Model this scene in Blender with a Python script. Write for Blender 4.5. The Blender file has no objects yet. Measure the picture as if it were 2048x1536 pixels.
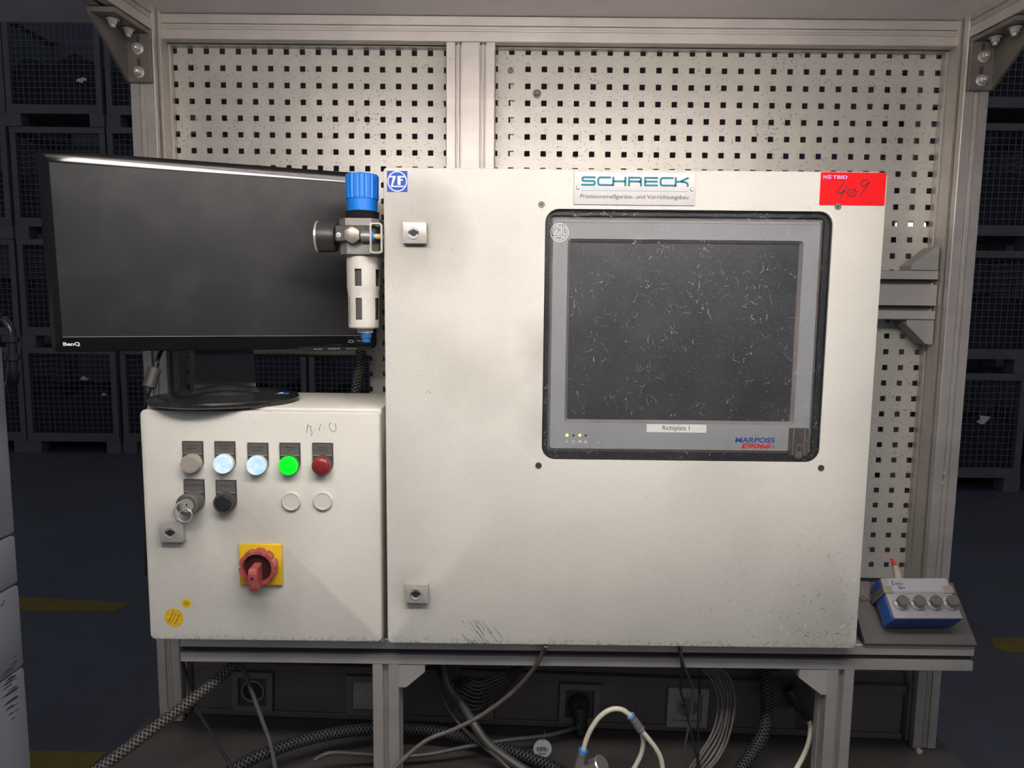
import bpy, bmesh, math, random
from mathutils import Vector, Matrix
random.seed(7)
sc = bpy.context.scene
col = sc.collection

# ------------------------------------------------------------------ camera, world, exposure
FPX = 1420.0
PITCH, YAW, ROLL = 0.11083411, -0.00306601, 0.0106289
CAM = Vector((0.0, -1.32, 1.55))
_f = Vector((math.sin(YAW)*math.cos(PITCH), math.cos(YAW)*math.cos(PITCH), -math.sin(PITCH)))
_r0 = Vector((math.cos(YAW), -math.sin(YAW), 0)); _u0 = _r0.cross(_f)
CR = _r0*math.cos(ROLL) + _u0*math.sin(ROLL)
CU = -_r0*math.sin(ROLL) + _u0*math.cos(ROLL)
CF = _f
cd = bpy.data.cameras.new('camera'); cam = bpy.data.objects.new('camera', cd); col.objects.link(cam)
cd.sensor_width = 36; cd.sensor_fit = 'HORIZONTAL'; cd.lens = FPX/2048*36
cd.clip_start = 0.05; cd.clip_end = 100
m3 = Matrix((CR, CU, -CF)).transposed()
cam.matrix_world = Matrix.Translation(CAM) @ m3.to_4x4()
sc.camera = cam

w = bpy.data.worlds.new('hall'); sc.world = w; w.use_nodes = True
w.node_tree.nodes['Background'].inputs[0].default_value = (0.62, 0.68, 0.85, 1)
w.node_tree.nodes['Background'].inputs[1].default_value = 0.078
LAMP = 14.0
vs = sc.view_settings
vs.view_transform = 'Standard'; vs.look = 'None'; vs.gamma = 1; vs.use_curve_mapping = False
vs.exposure = 1.0
# added soft fill from behind the camera, brightens the lower cabinet doors
hd = bpy.data.lights.new('front_fill', 'AREA'); hd.shape = 'RECTANGLE'; hd.size = 4; hd.size_y = 1.5; hd.energy = 16; hd.color = (1,.965,.95)
hlo = bpy.data.objects.new('front_fill', hd); col.objects.link(hlo); hlo.location = (.4,-5.2,4.2)
hlo.rotation_euler = (Vector((0,0,1.2))-Vector((.4,-5.2,4.2))).to_track_quat('-Z','Y').to_euler()

def ray(px, py): return CR*((px-1024)/FPX) - CU*((py-768)/FPX) + CF
def at(px, py, Y):
    d = ray(px, py); return CAM + d*((Y-CAM.y)/d.y)
def on_plane(px, py, p, n):
    d = ray(px, py); return CAM + d*((p-CAM).dot(n)/d.dot(n))

# ------------------------------------------------------------------ mesh helpers
class MB:
    def __init__(s): s.v = []; s.f = []; s.uv = {}; s.sharp = 35
    def add(s, vs_, fs): 
        o = len(s.v); s.v += [Vector(q) for q in vs_]; s.f += [tuple(i+o for i in f) for f in fs]; return s
    def box(s, x0, x1, y0, y1, z0, z1, b=0, seg=1):
        if b:
            bm = bmesh.new(); bmesh.ops.create_cube(bm, size=1)
            for q in bm.verts: q.co = Vector(((x0+x1)/2+q.co.x*(x1-x0), (y0+y1)/2+q.co.y*(y1-y0), (z0+z1)/2+q.co.z*(z1-z0)))
            bmesh.ops.bevel(bm, geom=bm.edges[:], offset=b, segments=seg, affect='EDGES', profile=.5)
            return s.bm(bm)
        return s.add([(x0,y0,z0),(x1,y0,z0),(x1,y1,z0),(x0,y1,z0),(x0,y0,z1),(x1,y0,z1),(x1,y1,z1),(x0,y1,z1)],
                     [(0,3,2,1),(4,5,6,7),(0,1,5,4),(1,2,6,5),(2,3,7,6),(3,0,4,7)])
    def bm(s, bm):
        bm.normal_update(); bm.verts.index_update()
        s.add([q.co.copy() for q in bm.verts], [tuple(v.index for v in f.verts) for f in bm.faces]); bm.free(); return s
    def prism(s, pts, A, B, u, v):
        """polygon pts (u,v) extruded from A to B"""
        A = Vector(A); B = Vector(B); u = Vector(u); v = Vector(v); n = len(pts)
        a = [A+u*p[0]+v*p[1] for p in pts]; b = [B+u*p[0]+v*p[1] for p in pts]
        area = sum(pts[i][0]*pts[(i+1) % n][1]-pts[(i+1) % n][0]*pts[i][1] for i in range(n))
        flip = (area > 0) == (u.cross(v).dot(B-A) > 0)
        F = [tuple(range(n)), tuple(range(2*n-1, n-1, -1))] + [(i, n+i, n+(i+1) % n, (i+1) % n) for i in range(n)]
        if flip: F = [tuple(reversed(f)) for f in F]
        return s.add(a+b, F)
    def lathe(s, prof, O, ax, n=32, cap0=True, cap1=True, ref=None):
        O = Vector(O); ax = Vector(ax).normalized()
        r = Vector(ref) if ref else (Vector((0,0,1)) if abs(ax.z) < .9 else Vector((1,0,0)))
        a = (r-ax*r.dot(ax)).normalized(); b = ax.cross(a)
        V = []; F = []
        for rr, h in prof:
            for k in range(n):
                t = 2*math.pi*k/n; V.append(O+ax*h+(a*math.cos(t)+b*math.sin(t))*rr)
        for i in range(len(prof)-1):
            for k in range(n):
                k2 = (k+1) % n; F.append((i*n+k, i*n+k2, (i+1)*n+k2, (i+1)*n+k))
        if cap0: F.append(tuple(reversed(range(n))))
        if cap1: F.append(tuple(range((len(prof)-1)*n, len(prof)*n)))
        return s.add(V, F)
    def cyl(s, A, B, r, n=24, b=0):
        A = Vector(A); B = Vector(B); L = (B-A).length
        p = [(r,0),(r,L)] if not b else [(r-b,0),(r,b),(r,L-b),(r-b,L)]
        return s.lathe(p, A, B-A, n)
    def hexa(s, A, B, r): return s.lathe([(r*.92,0),(r,0.0006),(r,(Vector(B)-Vector(A)).length-.0006),(r*.9,(Vector(B)-Vector(A)).length)], A, Vector(B)-Vector(A), 6)
    def tube(s, pts, r, n=10, smooth=6, cap=True):
        P = spline(pts, smooth); N = len(P)
        T = [(P[min(i+1,N-1)]-P[max(i-1,0)]).normalized() for i in range(N)]
        a = T[0].orthogonal().normalized(); L = 0; base = len(s.v); V = []; us = []
        for i in range(N):
            a = (a-T[i]*a.dot(T[i])).normalized(); b = T[i].cross(a)
            if i: L += (P[i]-P[i-1]).length
            rr = r(i/(N-1)) if callable(r) else r
            for k in range(n):
                t = 2*math.pi*k/n; V.append(P[i]+(a*math.cos(t)+b*math.sin(t))*rr)
            us.append(L)
        F = []; uvs = []
        for i in range(N-1):
            for k in range(n):
                k2 = (k+1) % n; F.append((i*n+k, i*n+k2, (i+1)*n+k2, (i+1)*n+k))
                uvs.append([(us[i],k/n),(us[i],(k+1)/n),(us[i+1],(k+1)/n),(us[i+1],k/n)])
        fo = len(s.f)
        if cap: F += [tuple(reversed(range(n))), tuple(range((N-1)*n, N*n))]
        s.add(V, F)
        for i, q in enumerate(uvs): s.uv[fo+i] = q
        return s
    def ribbon(s, pts, wd, y0, y1, closed=False):
        """flat stroke in XZ with thickness from y0 (back) to y1 (front, smaller y)"""
        P = [Vector((p[0], p[1])) for p in pts]; n = len(P); L = []; R = []
        for i in range(n):
            if closed: p, q = P[i-1], P[(i+1) % n]
            else: p, q = P[max(i-1,0)], P[min(i+1,n-1)]
            d1 = (P[i]-p); d2 = (q-P[i])
            if d1.length < 1e-9: d1 = d2
            if d2.length < 1e-9: d2 = d1
            d1.normalize(); d2.normalize(); t = d1+d2
            if t.length < 1e-6: t = d1.copy()
            t.normalize(); nn = Vector((-t.y, t.x)); k = 1/max(.5, abs(nn.dot(Vector((-d1.y, d1.x)))))
            ww = wd(i/(n-1)) if callable(wd) else wd
            L.append(P[i]+nn*ww/2*k); R.append(P[i]-nn*ww/2*k)
        V = []
        for i in range(n): V += [(L[i].x,y1,L[i].y),(R[i].x,y1,R[i].y),(L[i].x,y0,L[i].y),(R[i].x,y0,R[i].y)]
        F = []
        for i in range(n if closed else n-1):
            a = 4*i; b = 4*((i+1) % n)
            F += [(a,a+1,b+1,b),(a+2,b+2,b+3,a+3),(a,b,b+2,a+2),(a+1,a+3,b+3,b+1)]
        if not closed: F += [(0,2,3,1),(4*n-4,4*n-3,4*n-1,4*n-2)]
        return s.add(V, F)
    def poly(s, pts, y0, y1): return s.prism(pts, (0,y1,0), (0,y0,0), (1,0,0), (0,0,1))
    def xf(s, M): s.v = [M @ q for q in s.v]; return s

def spline(pts, k):
    P = [Vector(p) for p in pts]
    if k <= 1 or len(P) < 3: return P
    out = []
    for i in range(len(P)-1):
        p0 = P[i-1] if i else P[0]*2-P[1]; p1 = P[i]; p2 = P[i+1]; p3 = P[i+2] if i+2 < len(P) else P[-1]*2-P[-2]
        for j in range(k):
            t = j/k; out.append(.5*((2*p1)+(p2-p0)*t+(2*p0-5*p1+4*p2-p3)*t*t+(3*p1-p0-3*p2+p3)*t**3))
    return out+[P[-1]]

ORG = {}
def obj(name, mb, mat, parent=None, local=False, smooth=True):
    off = Vector((0,0,0)) if (parent is None or local) else ORG[parent.name]
    me = bpy.data.meshes.new(name)
    me.from_pydata([q-off for q in mb.v], [], mb.f)
    if mb.uv:
        ul = me.uv_layers.new(name='UVMap')
        for pi, pl in enumerate(me.polygons):
            if pi in mb.uv:
                for li, uvc in zip(pl.loop_indices, mb.uv[pi]): ul.data[li].uv = uvc
    bm = bmesh.new(); bm.from_mesh(me); bmesh.ops.recalc_face_normals(bm, faces=bm.faces); bm.to_mesh(me); bm.free()
    if smooth: me.shade_smooth(); me.set_sharp_from_angle(angle=math.radians(mb.sharp))
    me.materials.append(mat)
    o = bpy.data.objects.new(name, me); col.objects.link(o)
    if parent is not None:
        o.parent = parent; ORG[o.name] = ORG[parent.name]
    else: ORG[o.name] = Vector((0,0,0))
    return o
def thing(name, loc, label, cat, group=None, rot=None):
    o = bpy.data.objects.new(name, None); col.objects.link(o); o.location = loc; o.empty_display_size = .05
    if rot: o.rotation_euler = rot
    ORG[o.name] = Vector(loc); o['label'] = label; o['category'] = cat
    if group: o['group'] = group
    return o
def tag(o, label, cat, group=None):
    o['label'] = label; o['category'] = cat
    if group: o['group'] = group
    return o
def single(name, mb, mat, label, cat, group=None):
    """a thing that is one mesh; origin moved to its base"""
    zs = min(q.z for q in mb.v); c = sum(mb.v, Vector())/len(mb.v); loc = Vector((c.x, c.y, zs))
    mb.v = [q-loc for q in mb.v]
    o = obj(name, mb, mat); o.location = loc; return tag(o, label, cat, group)
def clone(o, parent, d):
    c = o.copy(); col.objects.link(c); c.parent = parent; c.location = o.location+Vector(d); ORG[c.name] = ORG[o.name]; return c
def struct(o): o['kind'] = 'structure'; return o
def setlabel(o, t): o['label'] = t; return o

def textmb(s, cx, cz, y, width=None, height=None, bold=0.0, shear=0, sp=1.0, th=.0002, align='CENTER', rot=0, res=3):
    cu = bpy.data.curves.new('t', 'FONT'); cu.body = s; cu.align_x = 'LEFT'; cu.size = 1; cu.shear = shear; cu.space_character = sp
    cu.offset = bold; cu.resolution_u = res
    to = bpy.data.objects.new('t', cu); col.objects.link(to)
    dg = bpy.context.evaluated_depsgraph_get(); dg.update()
    me = bpy.data.meshes.new_from_object(to.evaluated_get(dg))
    V = [q.co.copy() for q in me.vertices]; F = [tuple(p.vertices) for p in me.polygons]
    bpy.data.objects.remove(to); bpy.data.curves.remove(cu); bpy.data.meshes.remove(me)
    x0 = min(q.x for q in V); x1 = max(q.x for q in V); z0 = min(q.y for q in V); z1 = max(q.y for q in V)
    sx = sz = None
    if width: sx = width/(x1-x0)
    if height: sz = height/(z1-z0)
    sx = sx or sz; sz = sz or sx
    c, s_ = math.cos(rot), math.sin(rot)
    ox = {'CENTER': (x0+x1)/2, 'LEFT': x0, 'RIGHT': x1}[align]
    mb = MB(); out = []
    for q in V:
        a, b = (q.x-ox)*sx, (q.y-(z0+z1)/2)*sz
        out.append((cx+a*c-b*s_, y-th, cz+a*s_+b*c))
    mb.add(out, F); return mb

def rrect(x0, x1, z0, z1, r, n=6):
    P = []
    for cx, cz, a0 in ((x1-r,z1-r,0),(x0+r,z1-r,90),(x0+r,z0+r,180),(x1-r,z0+r,270)):
        for k in range(n+1):
            a = math.radians(a0+90*k/n); P.append((cx+r*math.cos(a), cz+r*math.sin(a)))
    return P
def frame_mb(outer, inner, y0, y1, bev=0):
    """plate with a hole; equal point counts"""
    n = len(outer); mb = MB(); V = []
    for P, y in ((outer,y0),(inner,y0),(inner,y1),(outer,y1)): V += [(p[0],y,p[1]) for p in P]
    F = []
    for i in range(n):
        j = (i+1) % n
        F += [(i,j,n+j,n+i),(n+i,n+j,2*n+j,2*n+i),(2*n+i,2*n+j,3*n+j,3*n+i),(3*n+i,3*n+j,j,i)]
    return mb.add(V, F)

# ------------------------------------------------------------------ materials
def nodes(name):
    m = bpy.data.materials.new(name); m.use_nodes = True; nt = m.node_tree
    return m, nt, nt.nodes['Principled BSDF']
class G:
    """tiny node-graph helper"""
    def __init__(s, nt): s.nt = nt
    def n(s, t, **k):
        x = s.nt.nodes.new(t)
        for a, b in k.items(): setattr(x, a, b)
        return x
    def l(s, a, b): s.nt.links.new(a, b)
    def m(s, op, a, b=None, c=None):
        x = s.n('ShaderNodeMath', operation=op)
        for i, q in enumerate((a, b, c)):
            if q is None: continue
            if isinstance(q, (int, float)): x.inputs[i].default_value = q
            else: s.l(q, x.inputs[i])
        return x.outputs[0]
    def mix(s, fac, a, b):
        x = s.n('ShaderNodeMix', data_type='RGBA')
        for i, q in ((0, fac), (6, a), (7, b)):
            if isinstance(q, (int, float)): x.inputs[i].default_value = q
            elif isinstance(q, tuple): x.inputs[i].default_value = (*q, 1)
            else: s.l(q, x.inputs[i])
        return x.outputs[2]
    def ramp(s, v, lo, hi):
        x = s.n('ShaderNodeMapRange'); x.inputs[1].default_value = lo; x.inputs[2].default_value = hi; s.l(v, x.inputs[0]); return x.outputs[0]
    def coord(s):
        return s.n('ShaderNodeTexCoord').outputs['Object']
    def noise(s, vec, scale, detail=3, rough=.55):
        x = s.n('ShaderNodeTexNoise'); x.inputs['Scale'].default_value = scale; x.inputs['Detail'].default_value = detail; x.inputs['Roughness'].default_value = rough
        s.l(vec, x.inputs['Vector']); return x.outputs['Fac']
    def xz(s, vec):
        a = s.n('ShaderNodeSeparateXYZ'); s.l(vec, a.inputs[0]); return a.outputs[0], a.outputs[1], a.outputs[2]
    def scratch(s, vec, scale, width, length, density, wobble=.15):
        x, y, z = s.xz(vec)
        c = s.n('ShaderNodeCombineXYZ'); s.l(s.m('MULTIPLY', x, scale), c.inputs[0]); s.l(s.m('MULTIPLY', z, scale), c.inputs[1])
        nz = s.n('ShaderNodeTexNoise'); nz.inputs['Scale'].default_value = 2.5; nz.inputs['Detail'].default_value = 1; s.l(c.outputs[0], nz.inputs['Vector'])
        sub = s.n('ShaderNodeVectorMath', operation='SUBTRACT'); s.l(nz.outputs['Color'], sub.inputs[0]); sub.inputs[1].default_value = (.5,.5,.5)
        sc_ = s.n('ShaderNodeVectorMath', operation='SCALE'); s.l(sub.outputs[0], sc_.inputs[0]); sc_.inputs['Scale'].default_value = wobble
        ad = s.n('ShaderNodeVectorMath', operation='ADD'); s.l(c.outputs[0], ad.inputs[0]); s.l(sc_.outputs[0], ad.inputs[1])
        v = s.n('ShaderNodeTexVoronoi', voronoi_dimensions='2D'); v.inputs['Scale'].default_value = 1; s.l(ad.outputs[0], v.inputs['Vector'])
        d = s.n('ShaderNodeVectorMath', operation='SUBTRACT'); s.l(ad.outputs[0], d.inputs[0]); s.l(v.outputs['Position'], d.inputs[1])
        dx, dy, _ = s.xz(d.outputs[0]); rc = s.n('ShaderNodeSeparateColor'); s.l(v.outputs['Color'], rc.inputs[0])
        an = s.m('MULTIPLY', rc.outputs[0], 6.283); co = s.m('COSINE', an); si = s.m('SINE', an)
        xr = s.m('ADD', s.m('MULTIPLY', dx, co), s.m('MULTIPLY', dy, si)); yr = s.m('SUBTRACT', s.m('MULTIPLY', dy, co), s.m('MULTIPLY', dx, si))
        k = s.m('LESS_THAN', s.m('ABSOLUTE', yr), width); k2 = s.m('LESS_THAN', s.m('ABSOLUTE', xr), s.m('MULTIPLY', rc.outputs[1], length))
        k3 = s.m('LESS_THAN', rc.outputs[2], density)
        return s.m('MULTIPLY', s.m('MULTIPLY', k, k2), k3)

def mat(name, c, rough=.5, metal=0, spec=.5, mott=None, specks=None, bump=None, brush=None, coat=0, emit=None):
    m, nt, p = nodes(name); g = G(nt)
    p.inputs['Base Color'].default_value = (*c, 1); p.inputs['Roughness'].default_value = rough; p.inputs['Metallic'].default_value = metal
    p.inputs['Specular IOR Level'].default_value = spec; p.inputs['Coat Weight'].default_value = coat
    vec = g.coord(); colr = c
    if brush:  # stretched noise: (sx,sy,sz,amount)
        mp = g.n('ShaderNodeMapping'); mp.inputs['Scale'].default_value = brush[:3]; g.l(vec, mp.inputs[0])
        f = g.noise(mp.outputs[0], 1, 3); colr = g.mix(g.m('MULTIPLY', g.ramp(f, .35, .75), brush[3]), colr, tuple(q*.55 for q in c))
    if mott:
        f = g.noise(vec, mott[0], 5, .6); colr = g.mix(g.m('MULTIPLY', g.ramp(f, .4, .72), mott[1]), colr, mott[2] if len(mott) > 2 else tuple(q*.5 for q in c))
    for sp in specks or []:
        f = g.noise(vec, sp[0], 4, .7); colr = g.mix(g.ramp(f, sp[1], sp[1]+.03), colr, sp[2])
    if not isinstance(colr, tuple): g.l(colr, p.inputs['Base Color'])
    if bump:
        f = g.noise(vec, bump[0], 2); b = g.n('ShaderNodeBump'); b.inputs['Strength'].default_value = bump[1]; b.inputs['Distance'].default_value = .001
        g.l(f, b.inputs['Height']); g.l(b.outputs[0], p.inputs['Normal'])
    if emit: p.inputs['Emission Color'].default_value = (*emit[0], 1); p.inputs['Emission Strength'].default_value = emit[1]
    return m

ALU = mat('aluminium', (.60,.565,.53), .5, .72, .5, mott=(9,.35), specks=[(140,.69,(.12,.11,.10))], brush=(3,3,60,.18))
ALUH = mat('aluminium_horizontal', (.60,.565,.53), .5, .72, .5, mott=(9,.35), specks=[(140,.69,(.12,.11,.10))], brush=(2,60,60,.15))
STEEL = mat('steel', (.62,.59,.55), .3, .6, .5, mott=(60,.3), bump=(200,.1))
BRKT = mat('bracket_steel', (.20,.178,.160), .5, .35, .4, mott=(30,.4), bump=(300,.1))
GUSSET = mat('gusset_grey', (.34,.325,.31), .55, .1, .4, mott=(25,.3))
BLACKP = mat('black_plastic', (.018,.018,.019), .42, 0, .4, mott=(40,.3,(.05,.048,.045)))
DARKP = mat('dark_plastic', (.05,.047,.045), .5, 0, .4, mott=(60,.4,(.10,.095,.09)))
PEG = None
def peg_mat():
    m, nt, p = nodes('perforated_panel_paint'); g = G(nt); vec = g.coord()
    c = g.mix(g.m('MULTIPLY', g.ramp(g.noise(vec, 6, 4), .4, .75), .35), (.565,.54,.485), (.40,.378,.34))
    f = g.noise(vec, 210, 4, .75); big = g.ramp(g.noise(vec, 14, 3), .35, .7)
    c = g.mix(g.m('MULTIPLY', g.ramp(f, .575, .63), big), c, (.12,.10,.085))
    s1 = g.scratch(vec, 95, .03, .4, .16, .5); c = g.mix(g.m('MULTIPLY', s1, .5), c, (.09,.08,.07))
    g.l(c, p.inputs['Base Color']); p.inputs['Roughness'].default_value = .38; p.inputs['Metallic'].default_value = .25
    b = g.n('ShaderNodeBump'); b.inputs['Strength'].default_value = .06; b.inputs['Distance'].default_value = .001
    g.l(g.noise(vec, 40, 2), b.inputs['Height']); g.l(b.outputs[0], p.inputs['Normal'])
    return m
PEG = peg_mat()
def cabinet_mat(name, lowx, lowz, smudges):
    """textured light-grey powder coat with scuffs towards its lower right corner and grime by the locks (root-local metres)"""
    m, nt, p = nodes(name); g = G(nt); vec = g.coord(); x, y, z = g.xz(vec)
    c = g.mix(g.m('MULTIPLY', g.ramp(g.noise(vec, 4.5, 5), .40, .75), .42), (.655,.635,.575), (.45,.43,.405))
    wob = g.m('MULTIPLY', g.m('SUBTRACT', g.noise(vec, 16, 4), .5), .07)
    for sx, sz, r, a in smudges:
        dx = g.m('SUBTRACT', x, sx); dz = g.m('SUBTRACT', z, sz)
        d = g.m('ADD', g.m('SQRT', g.m('ADD', g.m('MULTIPLY', dx, dx), g.m('MULTIPLY', dz, dz))), wob)
        c = g.mix(g.m('MULTIPLY', g.ramp(d, r, 0), a), c, (.22,.205,.185))
    fine = g.noise(vec, 330, 3, .7); c = g.mix(g.m('MULTIPLY', g.ramp(fine, .6, .72), .22), c, (.25,.235,.21))
    reg = g.m('MULTIPLY', g.ramp(g.m('ADD', z, wob), lowz, lowz*.25), g.ramp(g.m('ADD', x, wob), lowx-.15, lowx+.2))
    sc1 = g.scratch(vec, 48, .022, .36, .34, .5); sc2 = g.scratch(vec, 110, .04, .45, .28, .5)
    c = g.mix(g.m('MULTIPLY', g.m('MULTIPLY', g.m('MAXIMUM', sc1, sc2), reg), .85), c, (.07,.062,.06))
    sc3 = g.scratch(vec, 30, .014, .2, .05, .5); c = g.mix(g.m('MULTIPLY', sc3, .4), c, (.16,.15,.14))
    edge = g.m('MULTIPLY', g.ramp(z, .022, .004), g.ramp(g.noise(vec, 150, 3, .7), .5, .62)); c = g.mix(g.m('MULTIPLY', edge, .8), c, (.09,.08,.075))
    sw = g.scratch(vec, 38, .03, .2, .2); c = g.mix(g.m('MULTIPLY', sw, reg), c, (.82,.82,.8))
    g.l(c, p.inputs['Base Color']); p.inputs['Roughness'].default_value = .55; p.inputs['Specular IOR Level'].default_value = .35
    b = g.n('ShaderNodeBump'); b.inputs['Strength'].default_value = .6; b.inputs['Distance'].default_value = .0007
    g.l(g.noise(vec, 420, 2), b.inputs['Height']); g.l(b.outputs[0], p.inputs['Normal'])
    return m
def braid_mat(name, dark, light, amt=1):
    m, nt, p = nodes(name); g = G(nt); uv = g.n('ShaderNodeTexCoord').outputs['UV']
    u, v, _ = g.xz(uv)
    a = g.m('SINE', g.m('ADD', g.m('MULTIPLY', u, 900), g.m('MULTIPLY', v, 6.283*5)))
    b = g.m('SINE', g.m('SUBTRACT', g.m('MULTIPLY', u, 900), g.m('MULTIPLY', v, 6.283*5)))
    h = g.m('MAXIMUM', a, b); c = g.mix(g.ramp(h, .2, 1.0), dark, light)
    g.l(c, p.inputs['Base Color']); p.inputs['Roughness'].default_value = .45; p.inputs['Metallic'].default_value = .3
    bp = g.n('ShaderNodeBump'); bp.inputs['Strength'].default_value = .8; bp.inputs['Distance'].default_value = .0015; g.l(h, bp.inputs['Height']); g.l(bp.outputs[0], p.inputs['Normal'])
    return m
def pane_mat():
    m, nt, p = nodes('scratched_window_pane'); g = G(nt); out = nt.nodes['Material Output']; vec = g.coord()
    tr = g.n('ShaderNodeBsdfTransparent'); tr.inputs[0].default_value = (.985,.988,.99,1)
    gl = g.n('ShaderNodeBsdfGlossy'); gl.inputs['Roughness'].default_value = .12
    lw = g.n('ShaderNodeLayerWeight'); fac = g.m('ADD', .03, g.m('MULTIPLY', g.m('POWER', lw.outputs['Facing'], 5.0), .9))
    a = g.n('ShaderNodeMixShader'); g.l(fac, a.inputs[0]); g.l(tr.outputs[0], a.inputs[1]); g.l(gl.outputs[0], a.inputs[2])
    df = g.n('ShaderNodeBsdfDiffuse'); df.inputs[0].default_value = (.75,.74,.70,1)
    s1 = g.scratch(vec, 60, .013, .55, .5, .6); s2 = g.scratch(vec, 130, .03, .5, .35, .4); s3 = g.scratch(vec, 330, .06, .16, .3)
    clus = g.ramp(g.noise(vec, 22, 3), .42, .68)
    f = g.m('MAXIMUM', g.m('MULTIPLY', g.m('MAXIMUM', s1, s2), g.m('MULTIPLY', clus, .5)), g.m('MULTIPLY', s3, .34))
    dust = g.m('MULTIPLY', g.ramp(g.noise(vec, 9, 4), .3, .8), .014); f = g.m('MAXIMUM', f, dust)
    b = g.n('ShaderNodeMixShader'); g.l(f, b.inputs[0]); g.l(a.outputs[0], b.inputs[1]); g.l(df.outputs[0], b.inputs[2])
    g.l(b.outputs[0], out.inputs[0]); nt.nodes.remove(p); return m
def screen_mat(name, c, rough, smear):
    m, nt, p = nodes(name); g = G(nt); vec = g.coord()
    f = g.ramp(g.noise(vec, 11, 4), .45, .8); g.l(g.mix(g.m('MULTIPLY', f, smear), c, (.10,.097,.093)), p.inputs['Base Color'])
    r = g.m('ADD', g.m('MULTIPLY', g.noise(vec, 16, 4), .14), rough-.07); g.l(r, p.inputs['Roughness']); p.inputs['Specular IOR Level'].default_value = .7
    return m

WHITE = mat('white_print', (.85,.85,.85), .5)
INK = mat('black_ink', (.02,.02,.022), .6)
TEAL = mat('teal_print', (.006,.20,.28), .55, 0, .3)
BLUE = mat('blue_print', (.03,.085,.42), .55, 0, .3)
DKBLUE = mat('dark_blue_print', (.01,.06,.28), .45)
REDP = mat('red_print', (.55,.01,.02), .45)
REDST = mat('red_sticker', (.80,.006,.010), .6, 0, .2)
LAVEN = mat('lavender_print', (.55,.40,.85), .45)
PAPER = mat('paper_label', (.74,.72,.70), .6)
YEL = mat('yellow_plastic', (.75,.47,.012), .42, mott=(35,.45,(.45,.27,.02)))
YELST = mat('yellow_sticker', (.80,.50,.01), .5, mott=(120,.4,(.4,.25,.03)))
RED = mat('faded_red_plastic', (.36,.055,.05), .42, mott=(45,.5,(.48,.20,.17)), bump=(200,.1))
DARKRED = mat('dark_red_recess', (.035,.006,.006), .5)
KNOBBLUE = mat('blue_knob', (.005,.185,.72), .42, mott=(30,.25,(.02,.28,.75)))
BOXBLUE = mat('blue_enclosure', (.012,.07,.30), .42, mott=(30,.4,(.03,.10,.33)))
BOXGREY = mat('grey_enclosure_lid', (.215,.215,.23), .5, mott=(40,.4,(.24,.235,.23)))
LEGEND = mat('legend_plate_grey', (.105,.095,.09), .5, mott=(50,.4,(.16,.15,.14)))
CAPWHITE = mat('blanking_plug', (.62,.59,.54), .45)
LENSGREY = mat('lens_unlit_clear', (.36,.32,.28), .28, mott=(60,.3))
LENSGREEN = mat('lens_lit_green', (.005,.30,.01), .3, emit=((.0,1.0,.015), .55))
LENSRED = mat('lens_red', (.22,.018,.022), .28, mott=(80,.4,(.34,.06,.06)))
def lit_lens(name):
    m, nt, p = nodes(name); g = G(nt); vec = g.coord(); f = g.ramp(g.noise(vec, 95, 2), .35, .65)
    p.inputs['Base Color'].default_value = (.30,.36,.42,1); p.inputs['Roughness'].default_value = .3
    g.l(g.mix(f, (.30,.62,.95), (.80,.95,1.0)), p.inputs['Emission Color']); p.inputs['Emission Strength'].default_value = .36
    return m
LENSWHITE = lit_lens('lens_lit_white_glow')
LEDG = mat('led_green', (.2,.7,.05), .3, emit=((.35,1,.08), 2.2)); LEDO = mat('led_orange', (.8,.35,.05), .3, emit=((1,.42,.08), 1.6))
BEZEL = mat('panel_bezel', (.28,.285,.295), .40, 0, .45, mott=(20,.25,(.19,.185,.18)))
BEZEDGE = mat('panel_bezel_edge', (.17,.15,.14), .5, mott=(60,.4,(.25,.22,.2)))
GASKET = mat('black_gasket', (.010,.010,.012), .5)
LCD = screen_mat('panel_screen', (.022,.023,.027), .44, .3)
MSCR = screen_mat('monitor_screen', (.013,.013,.014), .45, .3)
GLOSS = mat('gloss_black', (.008,.008,.009), .07, 0, .5)
BRASS = mat('brass', (.55,.40,.20), .32, .8, mott=(60,.3))
GREYMETAL = mat('zinc_casting', (.27,.255,.24), .42, .45, mott=(60,.4), bump=(300,.1))
BOWL = mat('bowl_guard', (.66,.63,.57), .42, .1, mott=(40,.2))
NAMEPL = mat('brushed_nameplate', (.40,.388,.383), .36, .45, brush=(1200,40,12,.30))
WORKTOP = mat('worktop', (.060,.053,.050), .5, mott=(8,.5,(.035,.033,.034)))
TRAY = mat('tray_steel', (.115,.104,.097), .42, .35, mott=(25,.5,(.09,.085,.08)), specks=[(300,.68,(.3,.27,.24))])
TRUNK = mat('trunking', (.105,.093,.09), .5, 0, .4, mott=(10,.5,(.065,.057,.055)))
SOCK = mat('socket_frame', (.14,.127,.12), .5, mott=(40,.4))
SOCKW = mat('socket_white', (.30,.28,.265), .5, mott=(40,.3))
CABLEK = mat('cable_black', (.014,.014,.015), .45); CABLEG = mat('cable_grey', (.055,.053,.049), .5, mott=(40,.4)); CABLEB = mat('cable_brown_grey', (.085,.068,.062), .45, mott=(40,.5,(.16,.13,.115)))
CABLEL = mat('cable_light', (.135,.122,.115), .5, mott=(40,.4))
TUBEW = mat('pneumatic_tube', (.62,.58,.47), .35)
HOOD = mat('hood_panel', (.82,.75,.76), .5, 0, .4, mott=(5,.25))
CASING = mat('casing_paint', (.37,.385,.425), .5, mott=(6,.3))
SCUFF = mat('scuff', (.05,.05,.055), .6)
CRATE = mat('crate_steel', (.19,.18,.185), .55, .1, mott=(4,.5,(.11,.10,.095)))
MESHM = mat('crate_mesh', (.17,.175,.20), .5, .3)
CRATEIN = mat('crate_load', (.022,.023,.03), .7, mott=(5,.6,(.045,.04,.04)))
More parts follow.
